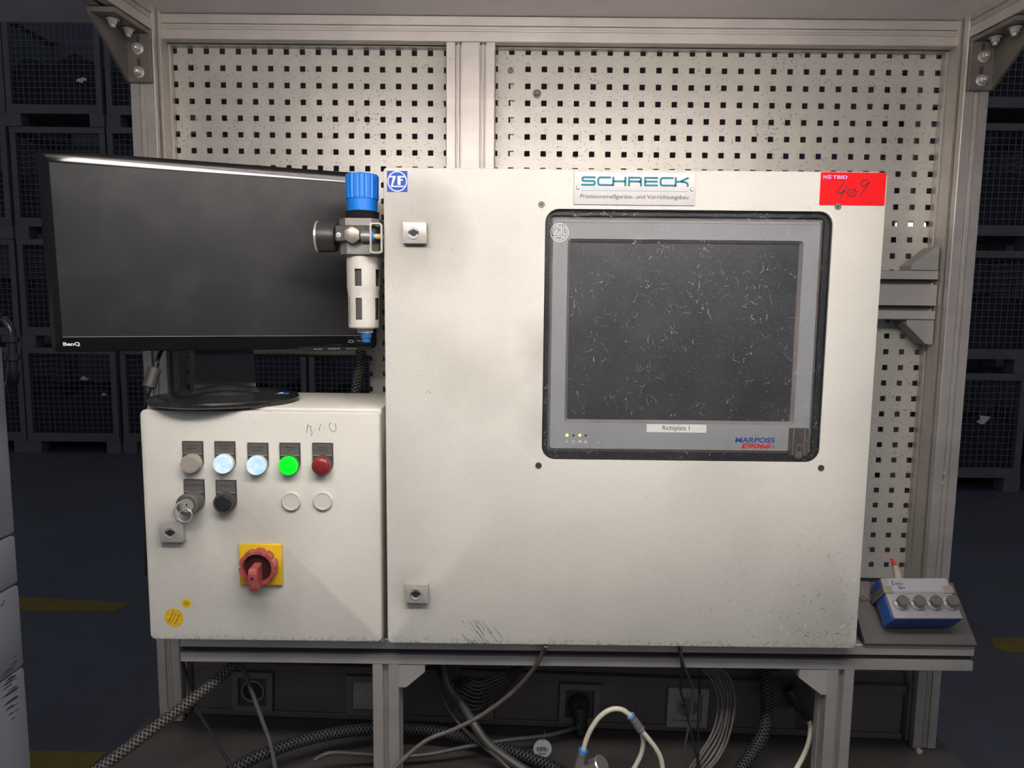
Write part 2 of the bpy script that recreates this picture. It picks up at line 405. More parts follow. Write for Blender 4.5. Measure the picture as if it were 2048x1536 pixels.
FLOORY = mat('floor_paint_yellow', (.27,.19,.025), .6, mott=(14,.6,(.12,.095,.03)))
def floor_mat():
    m, nt, p = nodes('hall_floor'); g = G(nt); vec = g.coord()
    c = g.mix(g.ramp(g.noise(vec, 1.6, 6, .6), .3, .75), (.125,.130,.150), (.085,.089,.104)); c = g.mix(g.m('MULTIPLY', g.ramp(g.noise(vec, 22, 4, .7), .6, .7), .4), c, (.15,.15,.155))
    g.l(c, p.inputs['Base Color']); p.inputs['Roughness'].default_value = .62; return m
BRAIDG = braid_mat('braid_grey', (.035,.032,.03), (.17,.158,.145)); BRAIDK = braid_mat('braid_black', (.010,.010,.011), (.07,.07,.074))

# ------------------------------------------------------------------ the hall
struct(obj('floor', MB().box(-9, 9, -4, 11, -.1, 0), floor_mat()))
struct(obj('wall_back', MB().box(-9, 9, 10.2, 10.4, 0, 6), mat('hall_wall', (.10,.10,.12), .8, mott=(.7,.4))))
def marking(name, P, label):
    mb = MB(); mb.prism([(p[0], p[1]) for p in P], (0,0,.0005), (0,0,.002), (1,0,0), (0,1,0)); return single(name, mb, FLOORY, label, 'floor line')
marking('floor_marking', [(-2.62,2.245),(-1.966,2.196),(-1.995,2.085),(-2.62,2.075)], 'worn yellow line painted on dark floor, slanted end towards workstation')
marking('floor_marking', [(-2.3,.985),(-1.39,.968),(-1.42,.80),(-2.3,.82)], 'yellow floor line running close beside the pale scuffed machine casing')
marking('floor_marking', [(2.29,1.918),(2.62,1.91),(2.62,1.76),(2.25,1.77),(2.235,1.83)], 'short yellow floor patch beside the tray end of the workstation')

# stacked wire-mesh containers
def crate_parts(w_, d_, h_):
    P = {}
    t = .055; z0 = .12
    fr = MB()
    for x in (0, w_-t):
        for y in (0, d_-t): fr.box(x, x+t, y, y+t, z0, h_)
    P['post'] = None
    lo = MB(); 
    for y in (0, d_-.05): lo.box(0, w_, y-.002, y+.052, z0, z0+.085)
    for x in (0, w_-.05): lo.box(x-.001, x+.051, 0, d_, z0, z0+.085)
    lo.box(.02, w_-.02, .02, d_-.02, z0+.02, z0+.04)
    up = MB()
    for y in (0, d_-.04): up.box(0, w_, y-.003, y+.042, h_-.06, h_-.002)
    for x in (0, w_-.04): up.box(x-.002, x+.042, 0, d_, h_-.06, h_-.002)
    me = MB(); r = .0028; n = int((w_-.1)/.052); nz = int((h_-z0-.15)/.052)
    for y in (.02, d_-.02):
        for i in range(1, n): x = .055+i*(w_-.11)/n; me.box(x-r, x+r, y-r, y+r, z0+.08, h_-.05)
        for j in range(1, nz): z = z0+.085+j*(h_-z0-.145)/nz; me.box(.05, w_-.05, y-r*1.6, y-r*.2, z-r, z+r)
    n2 = int((d_-.1)/.052)
    for x in (.02, w_-.02):
        for i in range(1, n2): y = .055+i*(d_-.11)/n2; me.box(x-r, x+r, y-r, y+r, z0+.08, h_-.05)
        for j in range(1, nz): z = z0+.085+j*(h_-z0-.145)/nz; me.box(x-r, x+r, .05, d_-.05, z-r, z+r)
    return fr, lo, up, me
def make_crate(w_, d_, h_, label, group):
    root = thing('wire_mesh_container', (0,0,0), label, 'container', group)
    t = .055; z0 = .12
    _, lo, up, me = crate_parts(w_, d_, h_)
    p0 = obj('corner_post', MB().box(0, t, 0, t, z0, h_), CRATE, root)
    for dx, dy in ((w_-t,0),(0,d_-t),(w_-t,d_-t)): clone(p0, root, (dx,dy,0))
    obj('base_rail', lo, CRATE, root); obj('top_rail', up, CRATE, root)
    o = obj('wire_mesh', me, MESHM, root, smooth=False)
    f0 = obj('foot', MB().box(-.01, .13, 0, .13, 0, z0), CRATE, root)
    for dx, dy in ((w_-.12,0),(0,d_-.13),(w_-.12,d_-.13)): clone(f0, root, (dx,dy,0))
    random.seed(3); ld = MB(); hh = h_*.62
    ld.prism([(.05,z0+.09),(w_-.05,z0+.09),(w_-.05,hh*.9),(w_*.7,hh*1.05),(w_*.45,hh*.86),(w_*.2,hh),(.05,hh*.8)], (0,.05,0), (0,d_-.05,0), (1,0,0), (0,0,1))
    obj('load', ld, CRATEIN, root)
    return root
def copy_tree(o, parent=None):
    c = o.copy(); col.objects.link(c); c.parent = parent
    for ch in list(o.children): copy_tree(ch, c)
    return c
WL = .93; HL = 1.075
base_c = make_crate(WL, .83, HL, 'dark steel wire mesh container', 'containers beside the pale casing')
first = True
COLS = [(-5.90,'behind the pale casing'), (-4.945,'with bright scraps inside'), (-3.985,'between casing and workstation'), (-3.03,''), (-2.07,''), (-1.11,'')]
LVL = ['bottom', 'second', 'third', 'top']
for ci, (x, wh) in enumerate(COLS):
    for k in range(4):
        if ci >= 3 and k != 1: continue
        if ci >= 4 and k == 0: continue
        c = base_c if first else copy_tree(base_c); first = False
        z = k*HL
        c.location = (x+random.uniform(-.004,.004), 5.80+random.uniform(-.02,.02), z)
        if ci < 3:
            nm = ['stack standing furthest along the pipe side', 'stack behind the black monitor', 'stack seen past the left upright'][ci]
            nm = ['stack half hidden by the pale casing', 'stack rising behind the black monitor corner', 'stack seen just past the bracketed upright'][ci]
            c['label'] = f'dark wire mesh container, {["lowest","second from floor","third from floor","topmost"][k]} of the {nm}'
        else:
            c['label'] = 'dark wire mesh container seen through panel opening, ' + ['beside monitor stand neck','straight behind panel opening','beside the braided hose'][ci-3]
        c['group'] = 'stacked mesh containers beyond the monitor'
# supports for the partly hidden columns
for x, wh in ((-3.03,'monitor stand neck'), (-2.07,'panel opening'), (-1.11,'braided hose')):
    c = copy_tree(base_c); c.location = (x, 5.80, 0); c['label'] = 'dark wire mesh container carrying the one behind the ' + wh; c['group'] = 'stacked mesh containers beyond the monitor'
rc0 = make_crate(1.11, .83, 1.02, 'x', 'stacked mesh containers beyond the tray')
for k in range(4):
    c = rc0 if k == 0 else copy_tree(rc0)
    c.location = (3.23, 4.66, k*1.02)
    c['label'] = f'wire mesh container beyond the tray side, {["lowest of its stack with white scrap","second from floor","third from floor","topmost of its stack"][k]}'
for k in range(4):
    c = copy_tree(rc0); c.location = (4.43, 4.70, k*1.02)
    c['label'] = f'wire mesh container at the outer edge of tray side, {["lowest of its stack","second from floor","third from floor","topmost of its stack"][k]}'
def scrap(px, py, Y, s, label, seed):
    random.seed(seed); c = at(px, py, Y); mb = MB(); V = []; n = 9
    for k in range(n):
        a = 2*math.pi*k/n; r = s*random.uniform(.55,1.1); V.append(Vector((r*math.cos(a)*1.2, random.uniform(-.02,.02), r*math.sin(a)*.8)))
    F = [tuple(range(n)), tuple(reversed(range(n, 2*n)))]+[(i,n+i,n+(i+1) % n,(i+1) % n) for i in range(n)]
    mb.add([c+q for q in V]+[c+q+Vector((0,.012,0)) for q in V], F)
    return single('paper_scrap', mb, mat('scrap_white', (.8,.82,.84), .6), label, 'scrap')
scrap(1968, 840, 4.66-.010, .055, 'white crumpled scrap caught in mesh container beyond the tray', 1)
scrap(168, 757, 5.80-.015, .03, 'pale scrap hanging in mesh container below the monitor corner', 2)
scrap(209, 789, 5.80-.015, .022, 'small bright white scrap in mesh container beside small cabinet', 4)
scrap(163, 160, 5.80-.015, .04, 'grey crumpled scrap caught in topmost container near the bracket', 5)

# added glowing strip standing in for a white shape behind the panel holes
lp = at(1822, 449, 3.6)
tl = thing('glow_strip', (lp.x, lp.y, lp.z-.03), 'added distant glowing strip seen only through perforated panel holes', 'lamp')
obj('housing', MB().box(lp.x-.11, lp.x+.11, lp.y+.01, lp.y+.05, lp.z-.02, lp.z+.03, .004), GREYMETAL, tl)
obj('tube', MB().box(lp.x-.10, lp.x+.10, lp.y-.005, lp.y+.012, lp.z-.022, lp.z+.012, .004), mat('strip_glow', (.9,.9,.9), .4, emit=((1,.97,.93), 1.4)), tl)
obj('hanger', MB().cyl((lp.x, lp.y+.03, lp.z+.03), (lp.x, lp.y+.03, 6), .006, 8), GREYMETAL, tl)

# pale machine casing at the left, with seams and scuffs
XS = -1.0; YF = at(30, 1000, 0).y
def casing_y(px, py):  # where the far edge stands on the plane X = XS
    d = ray(px, py); t = (XS-CAM.x)/d.x; return CAM+d*t
YF = casing_y(27, 1000).y
ca = thing('machine_casing', (XS-.3, YF-.6, 0), 'pale grey scuffed machine casing with panel seams beside the pipe', 'machine')
zt = casing_y(8, 690).z
zs = [0, casing_y(22, 1352).z, casing_y(33, 1170).z, casing_y(22, 1072).z, zt]
for i in range(4):
    obj('side_panel', MB().box(XS-.6, XS, YF-1.2, YF, zs[i]+.002, zs[i+1]-.002, .006, 2), CASING, ca)
obj('core', MB().box(XS-.59, XS-.01, YF-1.19, YF-.01, 0, zt-.01), SCUFF, ca)
def scuffs(): 
    mb = MB(); random.seed(11)
    for px, py, L in ((0,1395,50),(0,1408,55),(0,1380,45),(5,1420,40),(0,1350,40),(12,1440,25),(2,1206,14),(15,1330,18),(0,1372,38)):
        a = casing_y(px, py); b = casing_y(px+L*.9, py-L*.62)
        for k in range(3):
            o = Vector((.0008, random.uniform(-.01,.01), random.uniform(-.008,.008))); u = (b-a); p = a+u*random.uniform(0,.3)+o; q = a+u*random.uniform(.6,.9)+o
            if q.y > YF-.01: q.y = YF-.01
            n = Vector((0,0,1)).cross(u).normalized(); wv = Vector((0,0,random.uniform(.0008,.0025)))
            mb.add([p, p+Vector((.0004,0,0))+wv*.2, q, q+wv, (p+q)/2+wv], [(0,2,3,4,1)])
    return mb
obj('scuff_marks', scuffs(), SCUFF, ca)['kind'] = 'stuff'
# pipe with elbow
pa = [at(-60, 640, .22), at(0, 640, .22), at(12, 645, .22), at(21, 660, .22), at(23, 680, .22), at(26, 745, .22)]
pp = thing('pipe', (pa[-1].x, .22, pa[-1].z-.05), 'dark metal pipe with elbow and couplings beside pale casing', 'pipe')
PIPE = mat('pipe_metal', (.12,.12,.13), .3, .7)
obj('elbow', MB().tube(pa, .0095, 16), PIPE, pp)
for q, e, r in (((23,672),(23.5,685),.0150),((24,708),(25,722),.0145),((-6,640),(6,640),.0155)): obj('coupling', MB().cyl(at(*q,.22), at(*e,.22), r, 20, .002), PIPE, pp)
obj('lower_bend', MB().tube([at(26,740,.22), at(26,755,.225), at(23,768,.25), at(18,774,.30), at(10,776,.42)], .0125, 14), PIPE, pp)

# ------------------------------------------------------------------ aluminium frame
FILL = [(-.0062,0),(-.0055,.004),(-.0034,.004),(-.0034,.0018),(-.0012,.0018),(-.0012,.003),(.0008,.003),(.0008,.0018),(.0034,.0018),(.0034,.004),(.0055,.004),(.0062,0)]
DEEP = [(-.0052,0),(-.0052,.013),(.0052,.013),(.0052,0)]
SOFT = [(-.0085,0),(-.0085,.0012),(-.006,.0012),(-.006,.013),(-.0012,.013),(-.0012,.006),(.0012,.006),(.0012,.013),(.006,.013),(.006,.0012),(.0085,.0012),(.0085,0)]
def section(w_, d_, front=(), back=(), left=(), right=(), c=.0012):
    """front is v=-d/2; lists of (centre, slot profile)"""
    front = sorted(front, key=lambda q: q[0]); right = sorted(right, key=lambda q: q[0]); back = sorted(back, key=lambda q: -q[0]); left = sorted(left, key=lambda q: -q[0])
    P = [(-w_/2+c, -d_/2)]
    for ce, pr in front: P += [(ce+a, -d_/2+b) for a, b in pr]
    P += [(w_/2-c, -d_/2), (w_/2, -d_/2+c)]
    for ce, pr in right: P += [(w_/2-b, ce+a) for a, b in pr]
    P += [(w_/2, d_/2-c), (w_/2-c, d_/2)]
    for ce, pr in back: P += [(ce-a, d_/2-b) for a, b in pr]
    P += [(-w_/2+c, d_/2), (-w_/2, d_/2-c)]
    for ce, pr in left: P += [(-w_/2+b, ce-a) for a, b in pr]
    P += [(-w_/2, -d_/2+c)]
    return P
X1 = (1,0,0); Y1 = (0,1,0); Z1 = (0,0,1)
WT = lambda x: .7035 - .0255*(x-.075)       # top of the (slightly sloping) worktop
fr = thing('workstation_frame', (0.07, .045, .70), 'slotted aluminium profile frame of the measuring workstation', 'frame')
XL0, XL1, XR0, XR1 = -.694, -.649, .797, .842
sideslots = [(-.0225, DEEP), (.0225, FILL)]
obj('upright', MB().prism(section(.045,.076, front=[(0,FILL)], right=[(-.019,SOFT),(.019,FILL)], left=[(0,DEEP)]), (XL0+.0225,.038,WT(-.67)+.002), (XL0+.0225,.038,2.072), X1, Y1), ALU, fr)
obj('upright', MB().prism(section(.045,.076, front=[(0,FILL)], left=[(-.019,DEEP),(.019,FILL)], right=[(0,DEEP)]), (XR0+.0225,.038,WT(.82)+.002), (XR0+.0225,.038,2.072), X1, Y1), ALU, fr)
obj('centre_upright', MB().prism(section(.09,.045, front=[(-.0225,SOFT),(.0225,SOFT)]), (-.086,.0555,1.0), (-.086,.0555,2.0245), X1, Y1), ALU, fr)
obj('top_beam', MB().prism(section(.045,.045, front=[(0,FILL)], left=[(0,DEEP)]), (XL1,.0555,2.0475), (XR0,.0555,2.0475), (0,0,1), Y1), ALUH, fr)
cb = section(.092,.045, front=[(-.0245,DEEP),(-.008,[(-.0005,0),(-.0005,.001),(.0005,.001),(.0005,0)]),(.0245,DEEP)])
obj('cross_beam', MB().prism(cb, (-.041,.0555,1.5765), (XR0-.002,.0555,1.5765), (0,0,1), Y1), ALUH, fr)
for dz in (-.0245,.0245): obj('slot_shade', MB().box(-.04, .789, .0375, .0455, 1.5765+dz-.0012, 1.5765+dz+.0051), GASKET, fr)  # dark strips stand for the shade in the upper part of each slot
obj('shelf_beam', MB().prism(section(.045,.045, front=[(0,DEEP)]), (-.558,-.1595,.9672), (.777,-.1595,.9672), (0,0,1), Y1), ALUH, fr)
for x in (-.212, .557):
    obj('front_leg', MB().prism(section(.045,.045, front=[(0,DEEP)], right=[(0,FILL)], left=[(0,FILL)]), (x,-.1595,WT(x)+.002), (x,-.1595,.9445), X1, Y1), ALU, fr)
obj('depth_rail', MB().box(-.130, -.042, -.1365, .032, .949, .985, .001), ALU, fr)
setlabel(obj('slot_shade', MB().box(-.557, .776, -.1755, -.1700, .9621, .9723), GASKET, fr), 'dark strip standing for shade in the beam slot')  # slot shade of the shelf beam, built as a dark strip
for x, w_ in ((XL0+.0225,1),(XR0+.0225,-1)):
    A = Vector((x, -.0005, 2.051)); B = Vector((x, -.95, 2.051-.95*.045))
    rs = [(0,FILL)]
    obj('hood_arm', MB().prism(section(.045,.045, front=[(0,DEEP)], right=rs, left=rs), A, B, X1, (0,0,1)), ALU, fr)
obj('back_rail', MB().box(-.014, .012, .084, .105, 1.6, 2.02, .001), ALU, fr)
# hood sheet
hp = MB().prism([(-.95,2.0795-.95*.045),(.09,2.0735),(.09,2.079),(-.95,2.085-.95*.045)], (-1.5,0,0), (1.35,0,0), Y1, Z1)
obj('hood_sheet', hp, HOOD, fr)
# corner brackets under the hood arms
def hexbolt(mb, p, ax, r=.0072, wr=.0102, h=.007):
    p = Vector(p); ax = Vector(ax); mb.lathe([(wr-.0008,0),(wr,.0004),(wr,.0016),(wr-.0008,.002)], p, ax, 24); mb.hexa(p+ax*.002, p+ax*(.002+h), r)
    mb.lathe([(.0042,0),(.0042,.004),(.0030,.0048)], p+ax*(.002+h), ax, 14); return mb
for s_, xc in ((1, XL0+.0225), (-1, XR0+.0225)):
    xo = xc-s_*.0225; zb, ztp = 1.937, 2.026
    dn = .045
    pl = frame_mb(rrect(xc-.020,xc+.020,zb,ztp-.006,.0004), rrect(xc-.003,xc+.003,zb+.05,zb+.068,.0029), -.0085, -.0005)
    b = obj('angle_bracket', MB().box(xc-.0205, xc+.0205, -.0085, -.0005, zb, ztp-.006, .0008), BRKT, fr)
    web = MB().prism([(-.0005,zb),(-.0085,zb),(-.118,ztp-.0135),(-.118,ztp-.0045),(-.0005,ztp)], (xo-s_*.002,0,0), (xo+s_*.003,0,0), Y1, Z1)
    setlabel(obj('bracket_web', web, BRKT, b), 'triangular steel web')
    top = MB().prism([(-.0005,ztp-.007),(-.118,ztp-.0125),(-.118,ztp-.0045),(-.0005,ztp)], (xc-.0205,0,0), (xc+.0205,0,0), Y1, Z1)
    obj('bracket_plate', top, BRKT, b)
    for z in (zb+.0565, zb+.0165):
        obj('bracket_slot', MB().poly(rrect(xc-.0032, xc+.0032, z+.004, z+.024, .0031, 5), -.0085, -.0088), SCUFF, b)
        obj('bolt', hexbolt(MB(), (xc-s_*.001, -.0087, z), (0,-1,0)), STEEL, b)
    for y in (-.040, -.088):
        obj('bolt', hexbolt(MB(), (xc, y, ztp-.0075+y*.045-.001), (0,0,-1)), STEEL, b)
# triangular gussets
def gusset(P, y0=.034, y1=.074):
    mb = MB().poly(P, y1, y0); return obj('gusset', mb, GUSSET, fr)
gusset([(.7945,1.6235),(.744,1.6235),(.744,1.632),(.787,1.667),(.7945,1.667)])
gusset([(.7945,1.5295),(.743,1.5295),(.743,1.521),(.782,1.484),(.7945,1.484)])
def gusset2(P): return obj('gusset', MB().poly(P, -.14, -.180), GUSSET, fr)
gusset2([(-.1895,.9440),(-.1895,.903),(-.178,.903),(-.146,.931),(-.146,.9440)])
gusset2([(.5345,.9440),(.5345,.899),(.526,.899),(.487,.929),(.487,.9440)])
for px, py in ((1888,945),(1886,965)):
    p = at(px, py, 0); obj('slot_nut', MB().lathe([(.004,0),(.004,.003),(.0022,.003),(.0022,.001)], (p.x, .0025, p.z), (0,-1,0), 16), STEEL, fr)
p = at(1844, 1497, -.02); obj('bolt', MB().lathe([(.006,0),(.006,.005),(.003,.007)], (p.x, -.012, WT(p.x)+.001), (0,0,1), 14), STEEL, fr)
p = at(327, 1440, -.03); obj('bolt', MB().lathe([(.007,0),(.007,.006),(.003,.009)], (p.x, -.001, p.z), (0,-1,0), 14), STEEL, fr)

# hood lamp (above the picture)
LZ = 1.955; LY = -.88
hl = thing('hood_lamp', (0.05, LY, LZ-.03), 'long tubular work lamp hung under the hood sheet', 'lamp')
obj('housing', MB().prism([(-.018,.020),(.018,.020),(.018,.045),(-.018,.045)], (-.62,LY,LZ), (.72,LY,LZ), Y1, Z1), HOOD, hl)
lm = mat('lamp_diffuser', (.9,.9,.9), .4, emit=((1,.965,.905), LAMP))
obj('diffuser', MB().prism([(-.060,.016),(-.058,-.004),(-.048,-.014),(.048,-.014),(.058,-.004),(.060,.016)], (-.57,LY,LZ), (.67,LY,LZ), Y1, Z1), lm, hl)
for x in (-.5, .6): obj('hanger', MB().cyl((x,LY,LZ+.0455), (x,LY,2.078+LY*.045-.001), .004, 8), GREYMETAL, hl)

# ------------------------------------------------------------------ perforated panels
def perforated(x0, x1, z0, z1, hx0, px_, hz0, pz_, a, y0, y1, cuts=()):
    xs = [x0]; k = math.ceil((x0-hx0)/px_ + 0.0)
    hx = []; hz = []
    k = math.ceil((x0+a/2+.001-hx0)/px_)
    while hx0+k*px_+a/2 < x1-.001: hx.append(hx0+k*px_); k += 1
    k = math.ceil((z0+a/2+.001-hz0)/pz_)
    while hz0+k*pz_+a/2 < z1-.001: hz.append(hz0+k*pz_); k += 1
    xs = sorted({round(v,6) for v in [x0,x1]+[h-a/2 for h in hx]+[h+a/2 for h in hx]+[c for q in cuts for c in q[:2]]})
    zs_ = sorted({round(v,6) for v in [z0,z1]+[h-a/2 for h in hz]+[h+a/2 for h in hz]+[c for q in cuts for c in q[2:]]})
    nx, nz = len(xs)-1, len(zs_)-1
    def solid(i, j):
        if i < 0 or j < 0 or i >= nx or j >= nz: return False
        cx, cz = (xs[i]+xs[i+1])/2, (zs_[j]+zs_[j+1])/2
        for q in cuts:
            if q[0] < cx < q[1] and q[2] < cz < q[3]: return False
        u = (cx-hx0)/px_; v = (cz-hz0)/pz_
        inx = abs(u-round(u))*px_ < a/2 and any(abs(cx-h) < a/2 for h in hx); inz = abs(v-round(v))*pz_ < a/2 and any(abs(cz-h) < a/2 for h in hz)
        return not (inx and inz)
    W = nx+1; V = []; F = []
    for y in (y0, y1): V += [(xs[i],y,zs_[j]) for j in range(nz+1) for i in range(W)]
    o = W*(nz+1); S = [[solid(i,j) for i in range(nx)] for j in range(nz)]
    g_ = lambda i, j: 0 <= i < nx and 0 <= j < nz and S[j][i]
    for j in range(nz):
        for i in range(nx):
            if not S[j][i]: continue
            a0, a1, a2, a3 = j*W+i, j*W+i+1, (j+1)*W+i+1, (j+1)*W+i
            F += [(a0,a1,a2,a3),(o+a0,o+a3,o+a2,o+a1)]
            if not g_(i-1,j): F.append((a0,a3,o+a3,o+a0))
            if not g_(i+1,j): F.append((a1,o+a1,o+a2,a2))
            if not g_(i,j-1): F.append((a0,o+a0,o+a1,a1))
            if not g_(i,j+1): F.append((a3,a2,o+a2,o+a3))
    mb = MB(); mb.sharp = 20; mb.add(V, F); return mb
pl = thing('perforated_panel', (-.38,.079,1.02), 'cream square-hole perforated panel behind the monitor', 'panel', 'perforated tool panels')
obj('panel_sheet', perforated(-.655, -.10, 1.02, 2.034, -.6179, .03022, 1.9892, .0304, .0102, .078, .080, cuts=[(-.60,-.286,1.10,1.4445)]), PEG, pl, smooth=False)
obj('lower_rail', MB().box(-.60, -.286, .072, .090, 1.4445, 1.4475, .001), DARKP, pl)
pr = thing('perforated_panel', (.38,.079,1.0), 'cream square-hole perforated panel behind the large control cabinet', 'panel', 'perforated tool panels')
obj('panel_sheet', perforated(-.07, .802, 1.005, 2.034, .0197, .0309, 1.9925, .03095, .0104, .078, .080), PEG, pr, smooth=False)
p = at(1021, 142, .078); obj('washer', MB().lathe([(.0098,0),(.0098,.0015),(.0045,.0018)], (p.x,.078,p.z), (0,-1,0), 24), CAPWHITE, pr)
obj('bolt', MB().lathe([(.0055,0),(.0055,.004),(.0035,.005)], (p.x,.0762,p.z), (0,-1,0), 6), BRKT, pr)
p = at(1074, 188, .078); obj('nut', hexbolt(MB(), (p.x,.078,p.z), (0,-1,0), .006, .008, .005), GREYMETAL, pr)

# ------------------------------------------------------------------ large control cabinet
DY = -.215
def door_mb(x0, x1, z0, z1, hole=None, th=.018, r=.006):
    n = 6; o = rrect(x0, x1, z0, z1, r, n); oi = rrect(x0+.003, x1-.003, z0+.003, z1-.003, r, n); mb = MB()
    N = len(o); V = []; F = []
    loops = [(o,DY+th),(o,DY+.0035),(rrect(x0+.0009,x1-.0009,z0+.0009,z1-.0009,r,n),DY+.001),(oi,DY)]
    if hole: loops += [(hole,DY),(hole,DY+.004)]
    for P, y in loops: V += [(p[0],y,p[1]) for p in P]
    for L in range(len(loops)-1):
        for i in range(N):
            j = (i+1) % N; F.append((L*N+i, L*N+j, (L+1)*N+j, (L+1)*N+i))
    if not hole: F.append(tuple(range((len(loops)-1)*N, len(loops)*N)))
    return mb.add(V, F)
BX0, BX1, BZ0, BZ1 = -.2025, .5625, .9985, 1.7555
big = thing('control_cabinet', (.18,-.11,.9905), 'large light grey steel control cabinet with window and touch panel', 'cabinet')
CABM = cabinet_mat('cabinet_paint_large', .16, .26, [(-.335,.665,.10,.6), (-.335,.095,.055,.4), (-.12,.49,.07,.42), (-.12,.37,.06,.35), (-.26,.45,.10,.3), (.36,.06,.14,.3), (.14,.32,.10,.2)])
obj('body', frame_mb(rrect(BX0+.004,BX1-.004,.9905,BZ1+.003,.003), rrect(BX0+.006,BX1-.006,.9925,BZ1+.001,.003), DY+.017, -.006).box(BX0+.004, BX1-.004, -.0065, -.004, .9905, BZ1+.003), CABM, big)
hole = rrect(.0447, .4838, 1.3072, 1.6965, .021)
dr = obj('door', door_mb(BX0, BX1, BZ0, BZ1, hole), CABM, big)
wf = obj('window_gasket', frame_mb(rrect(.0447,.4838,1.3072,1.6965,.021), rrect(.053,.4745,1.319,1.688,.006), DY+.008, DY+.012), GASKET, big)
wb = frame_mb(rrect(.0447,.4838,1.3072,1.6965,.021), rrect(.0462,.4823,1.3087,1.695,.0195), DY+.003, DY+.0085); obj('gasket_lip', wb, GASKET, wf)
obj('window_pane', MB().poly(rrect(.0449,.4836,1.3074,1.6963,.0208), DY+.0055, DY+.0040), pane_mat(), big)
def lock(x, z, parent):
    lk = obj('lock_block', MB().box(x-.0182, x+.0182, DY-.011, DY, z-.0160, z+.0160, .0012, 2), CAPWHITE if False else mat('lock_zinc', (.50,.475,.44), .42, .3, specks=[(500,.6,(.16,.14,.12))], mott=(60,.3)), parent)
    xo = x-.0016
    obj('lock_rim', MB().lathe([(.0098,0),(.0098,.001),(.0082,.0012),(.0078,.0002)], (xo,DY-.011,z), (0,-1,0), 28, cap1=False), STEEL, lk)
    obj('lock_hole', MB().lathe([(.0078,0),(.0078,.0003)], (xo,DY-.0109,z), (0,-1,0), 28), STEEL, lk)
    obj('key_slot', MB().lathe([(.0052,0),(.0052,.0006)], (xo,DY-.0110,z), (0,-1,0), 20).box(xo-.0074, xo+.0074, DY-.0115, DY-.011, z-.0020, z+.0026), INK, lk)
    return lk
lock(-.1535, 1.6572, dr); lock(-.1525, 1.0878, dr)
for px, py in ((1083,409),(1676,413),(1077,931),(1642,936)):
    p = at(px, py, DY); sr = obj('screw', MB().lathe([(.0052,0),(.0050,.0008),(.0030,.0009),(.0014,.0004)], (p.x,DY,p.z), (0,-1,0), 20), BRKT if py < 500 else DARKP, dr)
    obj('socket', MB().lathe([(.0014,0),(.0014,.0007)], (p.x,DY-.0004,p.z), (0,-1,0), 6), INK, sr)
sfm = MB(); random.seed(5)
for k in range(26):
    px = random.gauss(955,16); py = random.uniform(1240,1288); L = random.uniform(4,22)
    a = at(px, py, DY); b = at(px+L*.8, min(py+L, 1291), DY); sfm.ribbon([(a.x,a.z),((a.x+b.x)/2+random.uniform(-.001,.001),(a.z+b.z)/2),(b.x,b.z)], random.uniform(.0003,.0009), DY, DY-.0001)
obj('scuff_marks', sfm, mat('scuff_dark', (.10,.09,.085), .7), dr)['kind'] = 'stuff'
# maker plate
PX0, PX1, PZ0, PZ1 = .0872, .2716, 1.7028, 1.7522
npl = setlabel(obj('maker_plate', MB().box(PX0, PX1, DY-.0016, DY, PZ0, PZ1, .0004), NAMEPL, big), 'brushed metal maker plate with teal lettering')
ZX = lambda zx: PX0+(zx-405)/(1868-405)*(PX1-PX0)
ZZ = lambda zy: PZ1-(zy-78)/(490-78)*(PZ1-PZ0)
def strokes(mb, lines, fx, fz, wd, y, th=.0002):
    for L in lines: mb.ribbon([(fx(a), fz(b)) for a, b in L], wd, y, y-th)
    return mb
SCH = [[(665,152),(528,152),(510,158),(505,175),(510,192),(528,198),(638,198),(652,206),(656,222),(652,238),(638,245),(492,245)],
 [(850,152),(720,152),(703,160),(696,180),(696,218),(703,238),(720,245),(877,245)], [(877,142),(877,258)], [(877,198),(1022,198)], [(1022,142),(1022,258)],
 [(1067,258),(1067,152),(1190,152),(1207,160),(1213,175),(1207,190),(1190,198),(1075,198)], [(1190,198),(1206,206),(1212,222),(1212,258)],
 [(1415,152),(1260,152),(1260,245),(1415,245)], [(1262,198),(1410,198)],
 [(1600,152),(1470,152),(1453,160),(1446,180),(1446,218),(1453,238),(1470,245),(1628,245)], [(1628,142),(1628,258)], [(1782,150),(1765,152),(1690,192),(1640,198)], [(1690,195),(1745,203),(1766,214),(1773,232),(1773,258)]]
ty = DY-.0016
obj('maker_lettering', strokes(MB(), SCH, ZX, ZZ, .0030, ty), TEAL, npl)
obj('rule_line', strokes(MB(), [[(490,313),(1785,317)]], ZX, ZZ, .0005, ty), TEAL, npl)
obj('rule_line', strokes(MB(), [[(490,285),(1785,288)]], ZX, ZZ, .0002, ty), GREYMETAL, npl)
obj('maker_subtitle', textmb('Präzisionsmeßgeräte- und Vorrichtungsbau', (ZX(487)+ZX(1785))/2, ZZ(393), ty, width=ZX(1785)-ZX(487), height=.0079, bold=.004), mat('plum_print', (.045,.03,.05), .5), npl)
for zx, zy in ((455,280),(1825,288)): obj('plate_screw', MB().lathe([(.0030,0),(.0030,.0008),(.0020,.0018),(.0009,.0018)], (ZX(zx),ty,ZZ(zy)), (0,-1,0), 16), STEEL, npl)
